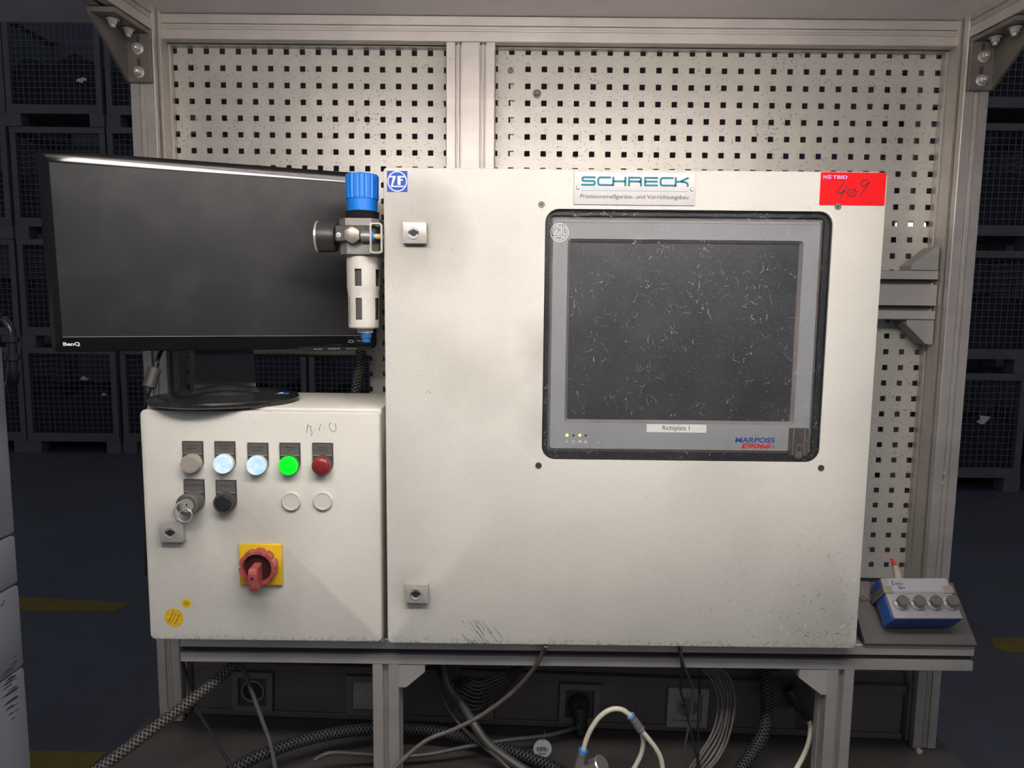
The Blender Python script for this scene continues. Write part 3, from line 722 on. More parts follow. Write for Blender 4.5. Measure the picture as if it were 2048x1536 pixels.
# ZF emblem sticker
zf = setlabel(obj('emblem_sticker', MB().box(-.1965, -.1655, DY-.0004, DY, 1.7190, 1.7502), BLUE, big), 'square blue sticker with white round emblem')
EX = lambda zx: -.1965+(zx-1135)/(1428-1135)*.031
EZ = lambda zy: 1.7502-(zy-165)/(468-165)*.0312
ey = DY-.0004; zm = MB()
cx, cz = EX(1283), EZ(316); zm.ribbon([(cx+.01405*math.cos(t*math.pi/24), cz+.01455*math.sin(t*math.pi/24)) for t in range(48)], .0015, ey, ey-.0002, closed=True)
zp = lambda P: zm.poly([(EX(a),EZ(b)) for a, b in P], ey, ey-.0002)
zp([(1175,238),(1262,238),(1262,258),(1167,258)]); zp([(1222,256),(1258,256),(1216,380),(1388,380),(1370,396),(1190,396)])
zp([(1288,238),(1388,238),(1398,258),(1330,258),(1330,286),(1366,286),(1358,306),(1330,306),(1330,366),(1288,366)])
obj('emblem_print', zm, WHITE, zf)
# red auction tag
rd = setlabel(obj('price_sticker', MB().poly(rrect(.4606,.5594,1.7058,1.7546,.0014,3), DY, DY-.0005), REDST, big), 'bright red sticker with handwritten figures')
RX = lambda zx: .4606+(zx-1150)/(1890-1150)*.0988
RZ = lambda zy: 1.7546-(zy-83)/(460-83)*.0488
ry = DY-.0005; rp = MB()
rp.add(*[(m_.v, m_.f) for m_ in [textmb('N', RX(1200), RZ(138), ry, width=.0058, height=.0052, bold=.03)]][0])
for zy in (119,137,154): rp.poly([(RX(1228),RZ(zy-4)),(RX(1270),RZ(zy-4)),(RX(1270),RZ(zy+4)),(RX(1228),RZ(zy+4))], ry, ry-.0002)
m_ = textmb('TBID', RX(1368), RZ(138), ry, width=RX(1452)-RX(1284), height=.0052, bold=.03); rp.add(m_.v, m_.f)
obj('tag_heading', rp, LAVEN, rd)
rk = MB()
def addt(mb, m_): mb.add(m_.v, m_.f)
addt(rk, textmb('AUCTION & VALUATION', RX(1310), RZ(172), ry, width=RX(1448)-RX(1175), height=.0010))
addt(rk, textmb('www.netbid.com', RX(1236), RZ(427), ry, width=RX(1318)-RX(1153), height=.0016)); addt(rk, textmb('T +49 (0)40 35 50 59-0', RX(1730), RZ(430), ry, width=RX(1840)-RX(1618), height=.0016))
obj('tag_small_print', rk, INK, rd)
hw = MB()
strokes(hw, [[(1422,190),(1405,215),(1345,300),(1340,318),(1365,325),(1400,312),(1430,280)], [(1458,240),(1440,280),(1410,320),(1385,372)],
 [(1520,275),(1525,300),(1500,322),(1505,325)], [(1530,272),(1555,285),(1562,315),(1545,345),(1510,358),(1475,348),(1460,318),(1475,285),(1510,272)],
 [(1680,182),(1655,170),(1620,182),(1608,215),(1625,240),(1660,230),(1705,192)], [(1708,190),(1670,240),(1630,310),(1608,355)], [(1670,330),(1678,338)]], RX, RZ, .0014, ry)
obj('handwriting', hw, INK, rd)

# ------------------------------------------------------------------ panel computer in the cabinet window
pcz0, pcz1, pcx0, pcx1 = 1.3185, 1.6870, .0530, .4745
PY = -.2040
pc = thing('panel_computer', ((pcx0+pcx1)/2, -.19, pcz0), 'grey industrial touch panel computer behind the cabinet window', 'computer')
LX0, LX1, LZ0, LZ1 = .0815, .4440, 1.3660, 1.6520
def bezel():
    n = 6; mb = MB(); loops = [(rrect(pcx0,pcx1,pcz0,pcz1,.006),PY+.05),(rrect(pcx0,pcx1,pcz0,pcz1,.006),PY+.004),(rrect(pcx0+.005,pcx1-.005,pcz0+.005,pcz1-.005,.006),PY),
        (rrect(LX0-.001,LX1+.001,LZ0-.001,LZ1+.001,.006),PY)]
    V = []; F = []; N = len(loops[0][0])
    for P, y in loops: V += [(p[0],y,p[1]) for p in P]
    for L in range(3):
        for i in range(N): j = (i+1) % N; F.append((L*N+i,L*N+j,(L+1)*N+j,(L+1)*N+i))
    F.append(tuple(reversed(range(N)))); return mb.add(V, F)
# front skin and chamfered edge separate so the edge keeps its darker tone
bz = obj('bezel', frame_mb(rrect(pcx0+.005,pcx1-.005,pcz0+.005,pcz1-.005,.005), rrect(LX0-.001,LX1+.001,LZ0-.001,LZ1+.001,.006), PY, PY+.003), BEZEL, pc)
ed = MB(); loops = [(rrect(pcx0,pcx1,pcz0,pcz1,.006),PY+.04),(rrect(pcx0,pcx1,pcz0,pcz1,.006),PY+.0035),(rrect(pcx0+.005,pcx1-.005,pcz0+.005,pcz1-.005,.005),PY+.0002)]
V = []; F = []; N = len(loops[0][0])
for P, y in loops: V += [(p[0],y,p[1]) for p in P]
for L in range(2):
    for i in range(N): j = (i+1) % N; F.append((L*N+i,L*N+j,(L+1)*N+j,(L+1)*N+i))
F.append(tuple(reversed(range(N)))); obj('bezel_edge', ed.add(V, F), BEZEDGE, pc)
rim = MB(); loops = [(rrect(LX0-.001,LX1+.001,LZ0-.001,LZ1+.001,.006),PY),(rrect(LX0+.0035,LX1-.0035,LZ0+.0035,LZ1-.0035,.003),PY+.0055),(rrect(LX0+.0035,LX1-.0035,LZ0+.0035,LZ1-.0035,.003),PY+.008)]
V = []; F = []
for P, y in loops: V += [(p[0],y,p[1]) for p in P]
for L in range(2):
    for i in range(N): j = (i+1) % N; F.append((L*N+i,L*N+j,(L+1)*N+j,(L+1)*N+i))
obj('screen_rim', rim.add(V, F), BEZEDGE, pc)
obj('screen', MB().box(LX0+.002, LX1-.002, PY+.0075, PY+.010, LZ0+.002, LZ1-.002), LCD, pc)
obj('top_groove', MB().box(pcx0+.010, pcx1-.010, PY-.0003, PY+.001, pcz1-.0135, pcz1-.0125).box(pcx0+.010, pcx1-.010, PY-.0006, PY, pcz1-.0095, pcz1-.0070, .0002), BEZEL, pc)
# round maker emblem
p = at(1119, 465, PY); em = MB(); R = .0137
def EMB(zx, zy): return (p.x+(zx-597)/365*R, p.z-(zy-530)/365*R)
em.ribbon([(p.x+R*math.cos(t*math.pi/24), p.z+R*math.sin(t*math.pi/24)) for t in range(48)], .0009, PY, PY-.0002, closed=True)
for L in ([(690,215),(570,225),(450,270),(350,370),(300,490),(305,580),(370,605)], [(375,605),(690,605),(690,300)], [(370,570),(440,450),(520,240),(560,380),(610,280),(640,380),(680,220)],
          [(430,590),(500,420),(550,590),(600,480),(630,560),(690,380)], [(760,250),(760,605),(880,605),(895,500),(870,400),(810,310)], [(340,685),(690,685),(690,800),(620,830),(500,810),(400,740),(340,685)], [(745,685),(850,685),(765,770),(745,760),(745,685)]):
    em.ribbon([EMB(*q) for q in L], .0008, PY, PY-.0002)
obj('round_emblem', em, WHITE, bz)
def txt(name, s_, px0, px1, py0, py1, Y, m, parent, bold=0, shear=0, sp=1.0):
    a = at(px0, py1, Y); b = at(px1, py0, Y)
    return obj(name, textmb(s_, (a.x+b.x)/2, (a.z+b.z)/2, Y, width=b.x-a.x, height=b.z-a.z, bold=bold, shear=shear, sp=sp), m, parent)
txt('maker_name', 'MARPOSS', 1470, 1550, 875.5, 885, PY, DKBLUE, bz, .03, .1)
txt('model_number', 'E9066', 1482, 1542, 887, 897, PY, REDP, bz, .035, .25); txt('model_number', 'T', 1543, 1549, 891, 897, PY, REDP, bz, .03, .1)
a = at(1293, 864, PY); b = at(1413, 849.5, PY)
ll = setlabel(obj('station_label', MB().box(a.x, b.x, PY-.0004, PY, a.z, b.z), PAPER, pc), 'white paper label reading Richtplatz 1')
txt('label_text', 'Richtplatz 1', 1325, 1379, 851.5, 863, PY-.0004, INK, ll)
for px, m_ in ((1134,LEDG),(1147,DARKP),(1159.5,LEDO),(1171.5,DARKP)):
    p = at(px, 870.5, PY); lr = obj('led', MB().lathe([(.0022,0),(.0020,.0006),(.0012,.0010)], (p.x,PY,p.z), (0,-1,0), 14), m_, pc)
ic = MB()
def icon(px, L, wd=.00045):
    q = at(px, 883, PY)
    for l_ in L: ic.ribbon([(q.x+a_*.001, q.z+b_*.001) for a_, b_ in l_], wd, PY, PY-.0002)
icon(1134, [[(-.8,0),(0,.8),(.8,0),(0,-.8),(-.8,0)],[(-2,1.4),(-1.3,1)],[(2,1.4),(1.3,1)],[(-2,-1.4),(-1.3,-1)],[(2,-1.4),(1.3,-1)],[(0,2),(0,1.5)]])
icon(1147, [[(-2,1.6),(2,1.6)],[(-1.6,1.4),(-1.5,-2),(1.5,-2),(1.6,1.4)]])
icon(1159.5, [[(-1,2.2),(1,2.2),(1,.8),(-1,.8),(-1,2.2)],[(0,.8),(0,0)],[(-2.6,0),(2.6,0)],[(-2.6,0),(-2.6,-1.6),(-1,-1.6),(-1,0)],[(1,0),(1,-1.6),(2.6,-1.6),(2.6,0)]])
icon(1171.5, [[(-2.8,-2),(0,2.4),(2.8,-2),(-2.8,-2)],[(0,1),(0,-.7)],[(0,-1.2),(0,-1.5)]])
obj('status_icons', ic, WHITE, bz)
a = at(1575, 915, PY); b = at(1616, 856, PY)
uc = setlabel(obj('port_cover', MB().poly(rrect(a.x, b.x, a.z+.004, b.z, .002), PY+.002, PY-.0035), mat('smoked_cover', (.075,.062,.055), .25, mott=(60,.3)), pc), 'smoked plastic port cover')
mx = (a.x+b.x)/2
obj('cover_ridge', MB().box(a.x+.0055, a.x+.0068, PY-.0045, PY-.003, a.z+.006, b.z-.001).box(b.x-.0068, b.x-.0055, PY-.0045, PY-.003, a.z+.006, b.z-.001), BEZEDGE, uc)
obj('cover_tab', MB().poly(rrect(mx-.0062, mx+.0062, a.z-.001, a.z+.024, .005), PY-.003, PY-.006), mat('smoked_tab', (.10,.08,.07), .3), uc)
for k in range(3): obj('tab_rib', MB().box(mx-.0045, mx+.0045, PY-.0068, PY-.0055, a.z+.003+k*.003, a.z+.0042+k*.003, .0003), BEZEDGE, uc)
obj('tab_button', MB().lathe([(.0042,0),(.0038,.0004)], (mx,PY-.006,a.z+.0165), (0,-1,0), 18), DARKP, uc)

# ------------------------------------------------------------------ small switch cabinet
SX0, SX1, SZ0, SZ1 = -.5905, -.2085, 1.0000, 1.3795
sm = thing('switch_cabinet', (-.40,-.11,.9905), 'small light grey steel switch cabinet with indicator lamps and rotary switch', 'cabinet')
SABM = cabinet_mat('cabinet_paint_small', .6, .12, [(-.143,.195,.06,.5), (.01,.20,.10,.35), (-.05,.24,.09,.35), (0,.07,.07,.35), (-.12,.12,.10,.2)])
obj('body', MB().box(SX0+.004, SX1-.003, DY+.017, -.004, .9905, SZ1+.004, .003, 2), SABM, sm)
sd = obj('door', door_mb(SX0, SX1-.003, SZ0, SZ1, None, th=.018, r=.008), SABM, sm)
lock(-.5430, 1.1842, sd)
def legend_holder(xc, ztop, lines, lensmat, kind):
    hw_ = .0161; zb = ztop-.0335
    P = [(xc-hw_,ztop),(xc-hw_,zb)]+[(xc+hw_*math.cos(math.pi+math.pi*k/12), zb-.012*math.sin(math.pi*k/12)*1.25) for k in range(1,12)]+[(xc+hw_,zb),(xc+hw_,ztop)]
    h = obj({'lamp':'indicator_lamp','key':'key_switch','push':'push_button'}[kind], MB().poly(P, DY, DY-.0032), BLACKP if False else DARKP, sm)
    obj('legend_plate', MB().box(xc-hw_+.0013, xc+hw_-.0013, DY-.0041, DY-.003, ztop-.0195, ztop-.0018, .0003), LEGEND, h)
    obj('plate_edge', MB().box(xc-hw_+.0013, xc+hw_-.0015, DY-.0043, DY-.0032, ztop-.0200, ztop-.0195), CAPWHITE, h)
    t = MB(); 
    for k, s_ in enumerate(lines):
        z = ztop-.0065-.0048*k-(.002 if len(lines) == 1 else 0); wdt = min(.026, .0021*len(s_)); addt(t, textmb(s_, xc, z, DY-.0042, width=wdt, height=.0034 if any(c in s_ for c in 'gpyj') else .0028, th=.0002, res=2))
    obj('legend_text', t, INK, h)
    zc = ztop-.0345
    ax = (0,-1,0)
    if kind == 'lamp':
        obj('lens_collar', MB().lathe([(.0156,0),(.0156,.0065),(.0150,.0072)], (xc,DY-.003,zc), ax, 36), DARKP if lensmat is LENSRED else (LENSGREY if lensmat is LENSGREY else mat('collar_'+lensmat.name, {'lens_lit_white_glow':(.62,.62,.60),'lens_lit_green':(.02,.25,.05)}[lensmat.name], .4)), h)
        obj('lens', MB().lathe([(.0148,0),(.0148,.008),(.0140,.0100),(.0125,.0105),(.0105,.0103)] if lensmat is not LENSRED else [(.0150,0),(.0150,.007),(.0142,.0098),(.012,.012),(.008,.0136),(.003,.0142)], (xc,DY-.006,zc), ax, 40), lensmat, h)
    elif kind == 'push':
        obj('collar', MB().lathe([(.0162,0),(.0162,.012),(.0152,.0135),(.0128,.0135),(.0128,.010)], (xc,DY-.003,zc), ax, 40, cap1=False), DARKP, h)
        obj('button_cap', MB().lathe([(.0126,0),(.0126,.0045),(.0115,.0055)], (xc,DY-.0115,zc), ax, 36), BLACKP, h)
    else:
        obj('barrel', MB().lathe([(.0165,0),(.0165,.015),(.0175,.016),(.0175,.026),(.0160,.028),(.0120,.028),(.0118,.0262)], (xc,DY-.003,zc), ax, 40, cap1=False), LEGEND, h)
        obj('lock_face', MB().lathe([(.0115,0),(.0112,.003)], (xc,DY-.028,zc), ax, 30), STEEL, h)
        obj('key_hole', MB().lathe([(.0016,0),(.0016,.0003)], (xc+.0005,DY-.0310,zc+.001), ax, 14).lathe([(.0011,0),(.0011,.0003)], (xc+.0003,DY-.0310,zc-.006), ax, 14), INK, h)
    return h
XI = [-.5073, -.4563, -.4041, -.3534, -.3015]
legend_holder(XI[0], 1.3308, ['Programm-','starten'], LENSGREY, 'lamp'); legend_holder(XI[1], 1.3311, ['Easy unten','Gewicht'], LENSWHITE, 'lamp')
legend_holder(XI[2], 1.3293, ['Easy oben','Gewicht'], LENSWHITE, 'lamp'); legend_holder(XI[3], 1.3298, ['Messen','IO'], LENSGREEN, 'lamp'); legend_holder(XI[4], 1.3303, ['Sammel-','störung'], LENSRED, 'lamp')
legend_holder(-.5075, 1.2692, ['Auto. Einrichten'], None, 'key'); legend_holder(-.4565, 1.2686, ['Steuerb.'], None, 'push')
for x, z in ((-.3530,1.2355),(-.3025,1.2368)):
    obj('blanking_plug', MB().lathe([(.0150,0),(.0150,.0045),(.0142,.0056),(.0128,.0056),(.0118,.0050),(.0100,.0050)], (x,DY,z), (0,-1,0), 40), CAPWHITE, sm)
# main rotary switch
RXc, RZc = -.4040, 1.1312
rs_ = setlabel(obj('rotary_switch', MB().box(RXc-.0345, RXc+.0345, DY-.007, DY, RZc-.0340, RZc+.0340, .002, 2), YEL, sm), 'yellow plate with red rotary handle')
ringp = []; n = 96
kn = MB(); O = Vector((RXc, DY-.007, RZc))
def scal(rad, k): return rad-.0026*max(0, math.cos(10*2*math.pi*k/n+1.0))**2
loops = []
for h, f in ((0,.0290),(.003,.0300),(.013,.0300),(.016,.0284)):
    loops.append([(O.x+scal(f,k)*math.cos(2*math.pi*k/n), O.y-h, O.z+scal(f,k)*math.sin(2*math.pi*k/n)) for k in range(n)])
for h, f in ((.016,.0232),(.008,.0224)):
    loops.append([(O.x+f*math.cos(2*math.pi*k/n), O.y-h, O.z+f*math.sin(2*math.pi*k/n)) for k in range(n)])
V = [q for L in loops for q in L]; F = []
for L in range(len(loops)-1):
    for k in range(n): k2 = (k+1) % n; F.append((L*n+k,L*n+k2,(L+1)*n+k2,(L+1)*n+k))
obj('handle_ring', kn.add(V, F), RED, rs_)
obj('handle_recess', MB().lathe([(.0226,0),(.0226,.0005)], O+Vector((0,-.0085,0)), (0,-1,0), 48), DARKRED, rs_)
hb = MB().prism([(-.0082,.008),(-.033,.0060),(-.037,.001),(-.037,-.020),(-.032,-.0310),(-.0082,-.0310)], O+Vector((-.0064,0,0)), O+Vector((.0064,0,0)), Y1, Z1)
bmx = bmesh.new(); mt_ = bpy.data.meshes.new('tmp'); mt_.from_pydata([tuple(q) for q in hb.v], [], hb.f); bmx.from_mesh(mt_); bpy.data.meshes.remove(mt_)
bmesh.ops.recalc_face_normals(bmx, faces=bmx.faces); bmesh.ops.bevel(bmx, geom=bmx.edges[:], offset=.0015, segments=2, affect='EDGES')
obj('handle_grip', MB().bm(bmx), RED, rs_)
obj('grip_hole', MB().lathe([(.0026,0),(.0026,.0006)], (O.x, O.y-.0368, O.z-.0085), (0,-1,0), 18), INK, rs_)
# handwriting and round stickers
nio = MB(); NX = lambda zx: at(320+zx/5.12, 855, DY).x
NZ = lambda zy: at(643, 830+zy/5.12, DY).z
strokes(nio, [[(1515,90),(1508,130),(1502,185)], [(1508,130),(1530,112),(1548,120),(1540,150),(1558,178),(1545,215)], [(1575,152),(1585,160)], [(1650,95),(1635,130),(1630,165)], [(1680,128),(1690,135)],
   [(1755,75),(1732,95),(1740,135),(1760,168),(1785,172),(1803,145),(1800,105),(1788,85)]], NX, NZ, .0008, DY)
obj('handwriting', nio, mat('pencil', (.10,.085,.09), .7), sm)
def disc_sticker(px, py, r, m, label, lines, rot):
    p = at(px, py, DY); s_ = setlabel(obj('round_sticker', MB().lathe([(r,0),(r,.0003)], (p.x,DY,p.z), (0,-1,0), 36), m, sm), label)
    t = MB()
    for L, off in lines:
        c, s2 = math.cos(rot), math.sin(rot); addt(t, textmb(L, p.x-off*s2*1.0, p.z+off*c, DY-.0003, width=r*(1.25 if len(L) > 3 else 1.1), height=r*.22, rot=rot))
    for k in range(22 if r > .01 else 0):
        a_ = 2*math.pi*k/22
        if k % 5: t.ribbon([(p.x+r*.84*math.cos(a_), p.z+r*.84*math.sin(a_)), (p.x+r*.95*math.cos(a_+.05), p.z+r*.95*math.sin(a_+.05))], .0007, DY-.0003, DY-.0005)
    obj('sticker_print', t, INK, s_)
disc_sticker(348.5, 1235, .0154, YELST, 'worn yellow round inspection sticker', [('Messmittel',.0052),('Geprüft',0),('Kontrolle',-.0052)], math.radians(64))
pst = at(373, 1206, DY); s2 = setlabel(obj('round_sticker', MB().lathe([(.0079,0),(.0079,.0003)], (pst.x,DY,pst.z), (0,-1,0), 30), YELST, sm), 'small yellow dot sticker with three strokes')
st = MB()
for k in (-1,0,1): st.ribbon([(pst.x-.0042+k*.0012, pst.z+.0022+k*.0022-.0008), (pst.x+.0035+k*.0012, pst.z-.0022+k*.0022)], .0008, DY-.0003, DY-.0005)
obj('sticker_print', st, INK, s2)
# key in the key switch
kz = 1.2692-.0345; kx = -.5075
ke = thing('key', (kx, DY-.04, kz-.03), 'small steel key with wire ring left in the key switch', 'key')
obj('blade', MB().box(kx-.0045, kx-.0025, DY-.036, DY-.0312, kz-.004, kz+.006), STEEL, ke)
obj('bow', MB().tube([(kx-.003,DY-.034,kz+.008),(kx-.008,DY-.040,kz+.006),(kx-.0125,DY-.044,kz-.002),(kx-.013,DY-.044,kz-.012),(kx-.010,DY-.042,kz-.019),(kx-.007,DY-.040,kz-.022)], lambda t: .0011+.0007*math.sin(math.pi*t), 8), STEEL, ke)
pk = at(370.5, 1031, DY-.040)
obj('key_ring', MB().tube([(pk.x+.0104*math.cos(t*math.pi/12), DY-.040+.002*math.sin(t*math.pi/12), pk.z+.0096*math.sin(t*math.pi/12)) for t in range(25)], .0007, 8, 2), CAPWHITE if False else mat('ring_wire', (.62,.60,.56), .3, .5), ke)

# ------------------------------------------------------------------ filter regulator on the side of the big cabinet
FY = -.18; FX = -.2418
fl = thing('filter_regulator', (FX, FY, 1.49), 'air filter regulator with blue knob, gauge and slotted bowl guard', 'regulator')
n = 64; kb = MB(); loops = []
def ribr(base, k): return base-(.0014 if (k % 4) in (0,) else 0)
for z, r, rb in ((1.6935,.0232,0),(1.712,.0238,0),(1.7122,.0254,1),(1.747,.0258,1),(1.7497,.0245,1),(1.7500,.0200,0)):
    loops.append([(FX+(ribr(r,k) if rb else r)*math.cos(2*math.pi*k/n), FY+(ribr(r,k) if rb else r)*math.sin(2*math.pi*k/n), z) for k in range(n)])
V = [q for L in loops for q in L]; F = []
for L in range(len(loops)-1):
    for k in range(n): k2 = (k+1) % n; F.append((L*n+k,L*n+k2,(L+1)*n+k2,(L+1)*n+k))
F.append(tuple(range((len(loops)-1)*n, len(loops)*n))); kb.sharp = 25
obj('pressure_knob', kb.add(V, F), KNOBBLUE, fl)
obj('knob_wire', MB().tube([(FX-.010,FY,1.7498),(FX,FY,1.7525),(FX+.010,FY,1.7524),(FX+.018,FY,1.7495)], .0006, 6), STEEL, fl)
th = [(.022,1.6935)]
for k in range(5): th += [(.0262,1.6920-k*.0026),(.0248,1.6907-k*.0026)]
obj('threaded_collar', MB().lathe([(r,z-1.679) for r, z in reversed(th+[(.0262,1.6795)])], (FX,FY,1.679), Z1, 40), BLACKP, fl)
hs = obj('housing', MB().prism([(-.0315,-.020),(-.020,-.0315),(.020,-.0315),(.030,-.020),(.030,.026),(-.0315,.026)], (FX,FY,1.6685), (FX,FY,1.6800), X1, Y1).prism([(-.0305,-.020),(-.018,-.0305),(.018,-.0305),(.029,-.020),(.029,.026),(-.0305,.026)], (FX,FY,1.6255), (FX,FY,1.6445), X1, Y1), GREYMETAL, fl)
obj('housing_block', MB().box(FX-.036, FX+.028, FY-.0335, FY+.024, 1.6440, 1.6690, .002), mat('dark_zinc', (.055,.051,.05), .45, .3, mott=(80,.4,(.16,.15,.14))), fl)
obj('block_screw', MB().lathe([(.0040,0),(.0040,.001),(.0022,.0012),(.0018,.0002)], (FX-.0300,FY-.0335,1.6535), (0,-1,0), 18), STEEL, fl)
obj('hex_plug', MB().lathe([(.0125,0),(.0125,.003),(.0130,.003),(.0130,.010),(.0115,.0108)], (FX-.0075,FY-.0335,1.6533), (0,-1,0), 6, ref=(0,0,1)).lathe([(.0120,0),(.0120,.003)], (FX-.0075,FY-.0335,1.6533), (0,-1,0), 24), mat('nickel', (.36,.31,.265), .42, .6, mott=(80,.3)), fl)
ft = obj('side_fitting', MB().lathe([(.0085,0),(.0085,.012),(.0080,.013),(.0080,.016)], (FX+.006,FY-.036,1.6520), X1, 28), GREYMETAL, fl)
obj('blue_ring', MB().lathe([(.0072,0),(.0072,.0030)], (FX+.022,FY-.036,1.6520), X1, 24), KNOBBLUE, ft)
obj('supply_tube', MB().lathe([(.0042,0),(.0042,.0147)], (FX+.024,FY-.036,1.6520), X1, 18), mat('amber_tube', (.50,.42,.20), .3), ft)
GX = FX-.0370
ga = obj('gauge', MB().lathe([(.0215,0),(.0235,.003),(.0240,.024),(.0240,.0275)], (GX-.004,FY,1.6535), (-1,0,0), 40), mat('gauge_black', (.030,.028,.027), .4, mott=(60,.5,(.075,.07,.065))), fl)
obj('gauge_rim', MB().lathe([(.0242,0),(.0248,.001),(.0248,.0030),(.0225,.0034)], (GX-.0315,FY,1.6535), (-1,0,0), 40), STEEL, ga)
obj('gauge_stem', MB().box(GX-.004, GX+.002, FY-.006, FY+.006, 1.6475, 1.6595), BRASS, ga)
# bowl guard: shell with real windows over a dark inner bowl
nt_ = 60; zsb = [1.5105,1.5125,1.520,1.5245,1.552,1.5585,1.5655,1.5705,1.5735,1.577,1.600,1.6035,1.6215,1.6255]
rr_ = [.0215,.0238,.0242,.0242,.0242,.0242,.0243,.0250,.0255,.0256,.0257,.0257,.0258,.0258]
V = []; F = []
for z, r in zip(zsb, rr_): V += [(FX+r*math.cos(2*math.pi*k/nt_), FY+r*math.sin(2*math.pi*k/nt_), z) for k in range(nt_)]
def win(i, k):
    a_ = (k+.5)*360/nt_; ok = any(abs((a_-c+180) % 360-180) < 11.5 for c in (264, 264+76, 264-76, 84))
    return ok and (i in (3,) or i in (9,) or i in (4,) and False or i in (10,))
for i in range(len(zsb)-1):
    z_lo, z_hi = zsb[i], zsb[i+1]
    hole_ = (z_lo >= 1.5244 and z_hi <= 1.5586 and i in (3,4)) or (z_lo >= 1.5769 and z_hi <= 1.604 and i in (9,10)) 
    for k in range(nt_):
        a_ = (k+.5)*360/nt_
        if hole_ and any(abs((a_-c+180) % 360-180) < 11.5 for c in (264, 340, 188, 84)): continue
        k2 = (k+1) % nt_; F.append((i*nt_+k,i*nt_+k2,(i+1)*nt_+k2,(i+1)*nt_+k))
F.append(tuple(reversed(range(nt_))))
bw = obj('bowl_guard', MB().add(V, F), BOWL, fl)
obj('inner_bowl', MB().lathe([(.0220,0),(.0220,.112)], (FX,FY,1.5125), Z1, 32), mat('smoky_bowl', (.10,.09,.085), .3, mott=(120,.5)), bw)
pr_ = MB()
for k in range(3):
    for j in range(26):
        a_ = math.radians(212+k*5); z = 1.518+j*.00165
        if (j*7+k*3) % 5: pr_.add([(FX+.0244*math.cos(a_+da), FY+.0244*math.sin(a_+da), z+dz) for da, dz in ((0,0),(.05,0),(.05,.0010),(0,.0010))], [(0,1,2,3)])
obj('guard_print', pr_, INK, bw)
obj('bowl_nut', MB().hexa((FX+.002,FY,1.5030), (FX+.002,FY,1.5105), .0125), BOWL, fl)
obj('drain_valve', MB().lathe([(.0070,0),(.0070,.006),(.0085,.007),(.0085,.0150)], (FX+.004,FY-.002,1.4885), Z1, 18), mat('drain_blue', (.02,.12,.35), .4), fl)
bk = frame_mb(rrect(FX+.020,BX0-.0008,1.626,1.672,.004,4), rrect(FX+.0225,BX0-.0028,1.6285,1.6695,.003,4), FY-.045, FY-.035)
obj('mounting_bracket', bk, STEEL, fl)

# ------------------------------------------------------------------ monitor
MZ = 1.3840
mo = thing('monitor', (-.4863,-.1350,MZ), 'glossy black widescreen monitor turned aside on an oval stand', 'monitor', rot=(0,0,.3691))
TM = Matrix.Translation((.0023+.0013,.0095,.2376)) @ Matrix.Rotation(.0825, 4, 'X')
W2, H2 = .256, .154
def ml(mb): return mb.xf(TM)
o_ = rrect(-W2,W2,-H2,H2,.009); i_ = rrect(-W2+.0165,W2-.0165,-H2+.0245,H2-.0170,.0008)
lo_ = [(o_,.012),(o_,.0036),(rrect(-W2+.0012,W2-.0012,-H2+.0012,H2-.0012,.008),.0026),(rrect(-W2+.008,W2-.008,-H2+.012,H2-.0085,.004),.0010),(i_,0),(i_,.006)]
bzm = MB(); V = []; F = []; N = len(o_)
for P, y in lo_: V += [(p[0],y,p[1]) for p in P]
for L in range(len(lo_)-1):
    for i in range(N): j = (i+1) % N; F.append((L*N+i,L*N+j,(L+1)*N+j,(L+1)*N+i))
bzm.sharp = 30
obj('bezel', ml(bzm.add(V, F)), GLOSS, mo, local=True)
obj('screen', ml(MB().box(-W2+.015,W2-.015,.0022,.006,-H2+.023,H2-.0155)), MSCR, mo, local=True)
bh = MB(); loops = [(rrect(-W2,W2,-H2,H2,.009),.012),(rrect(-W2+.004,W2-.004,-H2+.004,H2-.004,.009),.022),(rrect(-W2+.06,W2-.06,-H2+.05,H2-.04,.02),.052)]
V = []; F = []; N = len(loops[0][0])
for P, y in loops: V += [(p[0],y,p[1]) for p in P]
for L in range(2):
    for i in range(N): j = (i+1) % N; F.append((L*N+i,L*N+j,(L+1)*N+j,(L+1)*N+i))
F.append(tuple(range(2*N,3*N))); F.append(tuple(reversed(range(N))))
obj('back_housing', ml(bh.add(V, F)), BLACKP, mo, local=True)
obj('screen_edge', ml(MB().box(-W2+.0165,W2-.0165,-.0004,.001,-H2+.0238,-H2+.0246)), mat('edge_dust', (.28,.25,.22), .5), mo, local=True)
mbz = [c for c in mo.children if c.name.startswith('bezel')][0]
t_ = textmb('BenQ', -W2+.0165, -H2+.0125, -.0002, width=.0235, height=.0068, bold=.035, align='LEFT'); obj('maker_name', ml(t_), WHITE, mbz, local=True)
t_ = textmb('senseye', W2-.036, -H2+.0140, 0, width=.019, height=.0035, align='LEFT')
t_.ribbon([(W2-.0465+.0045*math.cos(k*.5), -H2+.0135+.0022*math.sin(k*.5)) for k in range(13)], .0012, 0, -.0002)
obj('maker_mark', ml(t_), mat('grey_print', (.42,.42,.42), .5), mbz, local=True)
chin = MB().prism([(W2-.140,0),(W2-.010,0),(W2-.010,-.0065),(W2-.124,-.0085)], (0,-.0015,-H2+.0045), (0,.011,-H2+.0045), X1, Z1)
ch = setlabel(obj('control_strip', ml(chin), mat('strip_gloss', (.06,.06,.065), .12, .6), mo, local=True), 'shiny slanted strip of control marks')
t_ = textmb('auto    HDMI    menu', W2-.075, -H2+.0008, -.0015, width=.075, height=.0028); obj('control_text', ml(t_), mat('grey_print2', (.5,.5,.5), .5), ch, local=True)
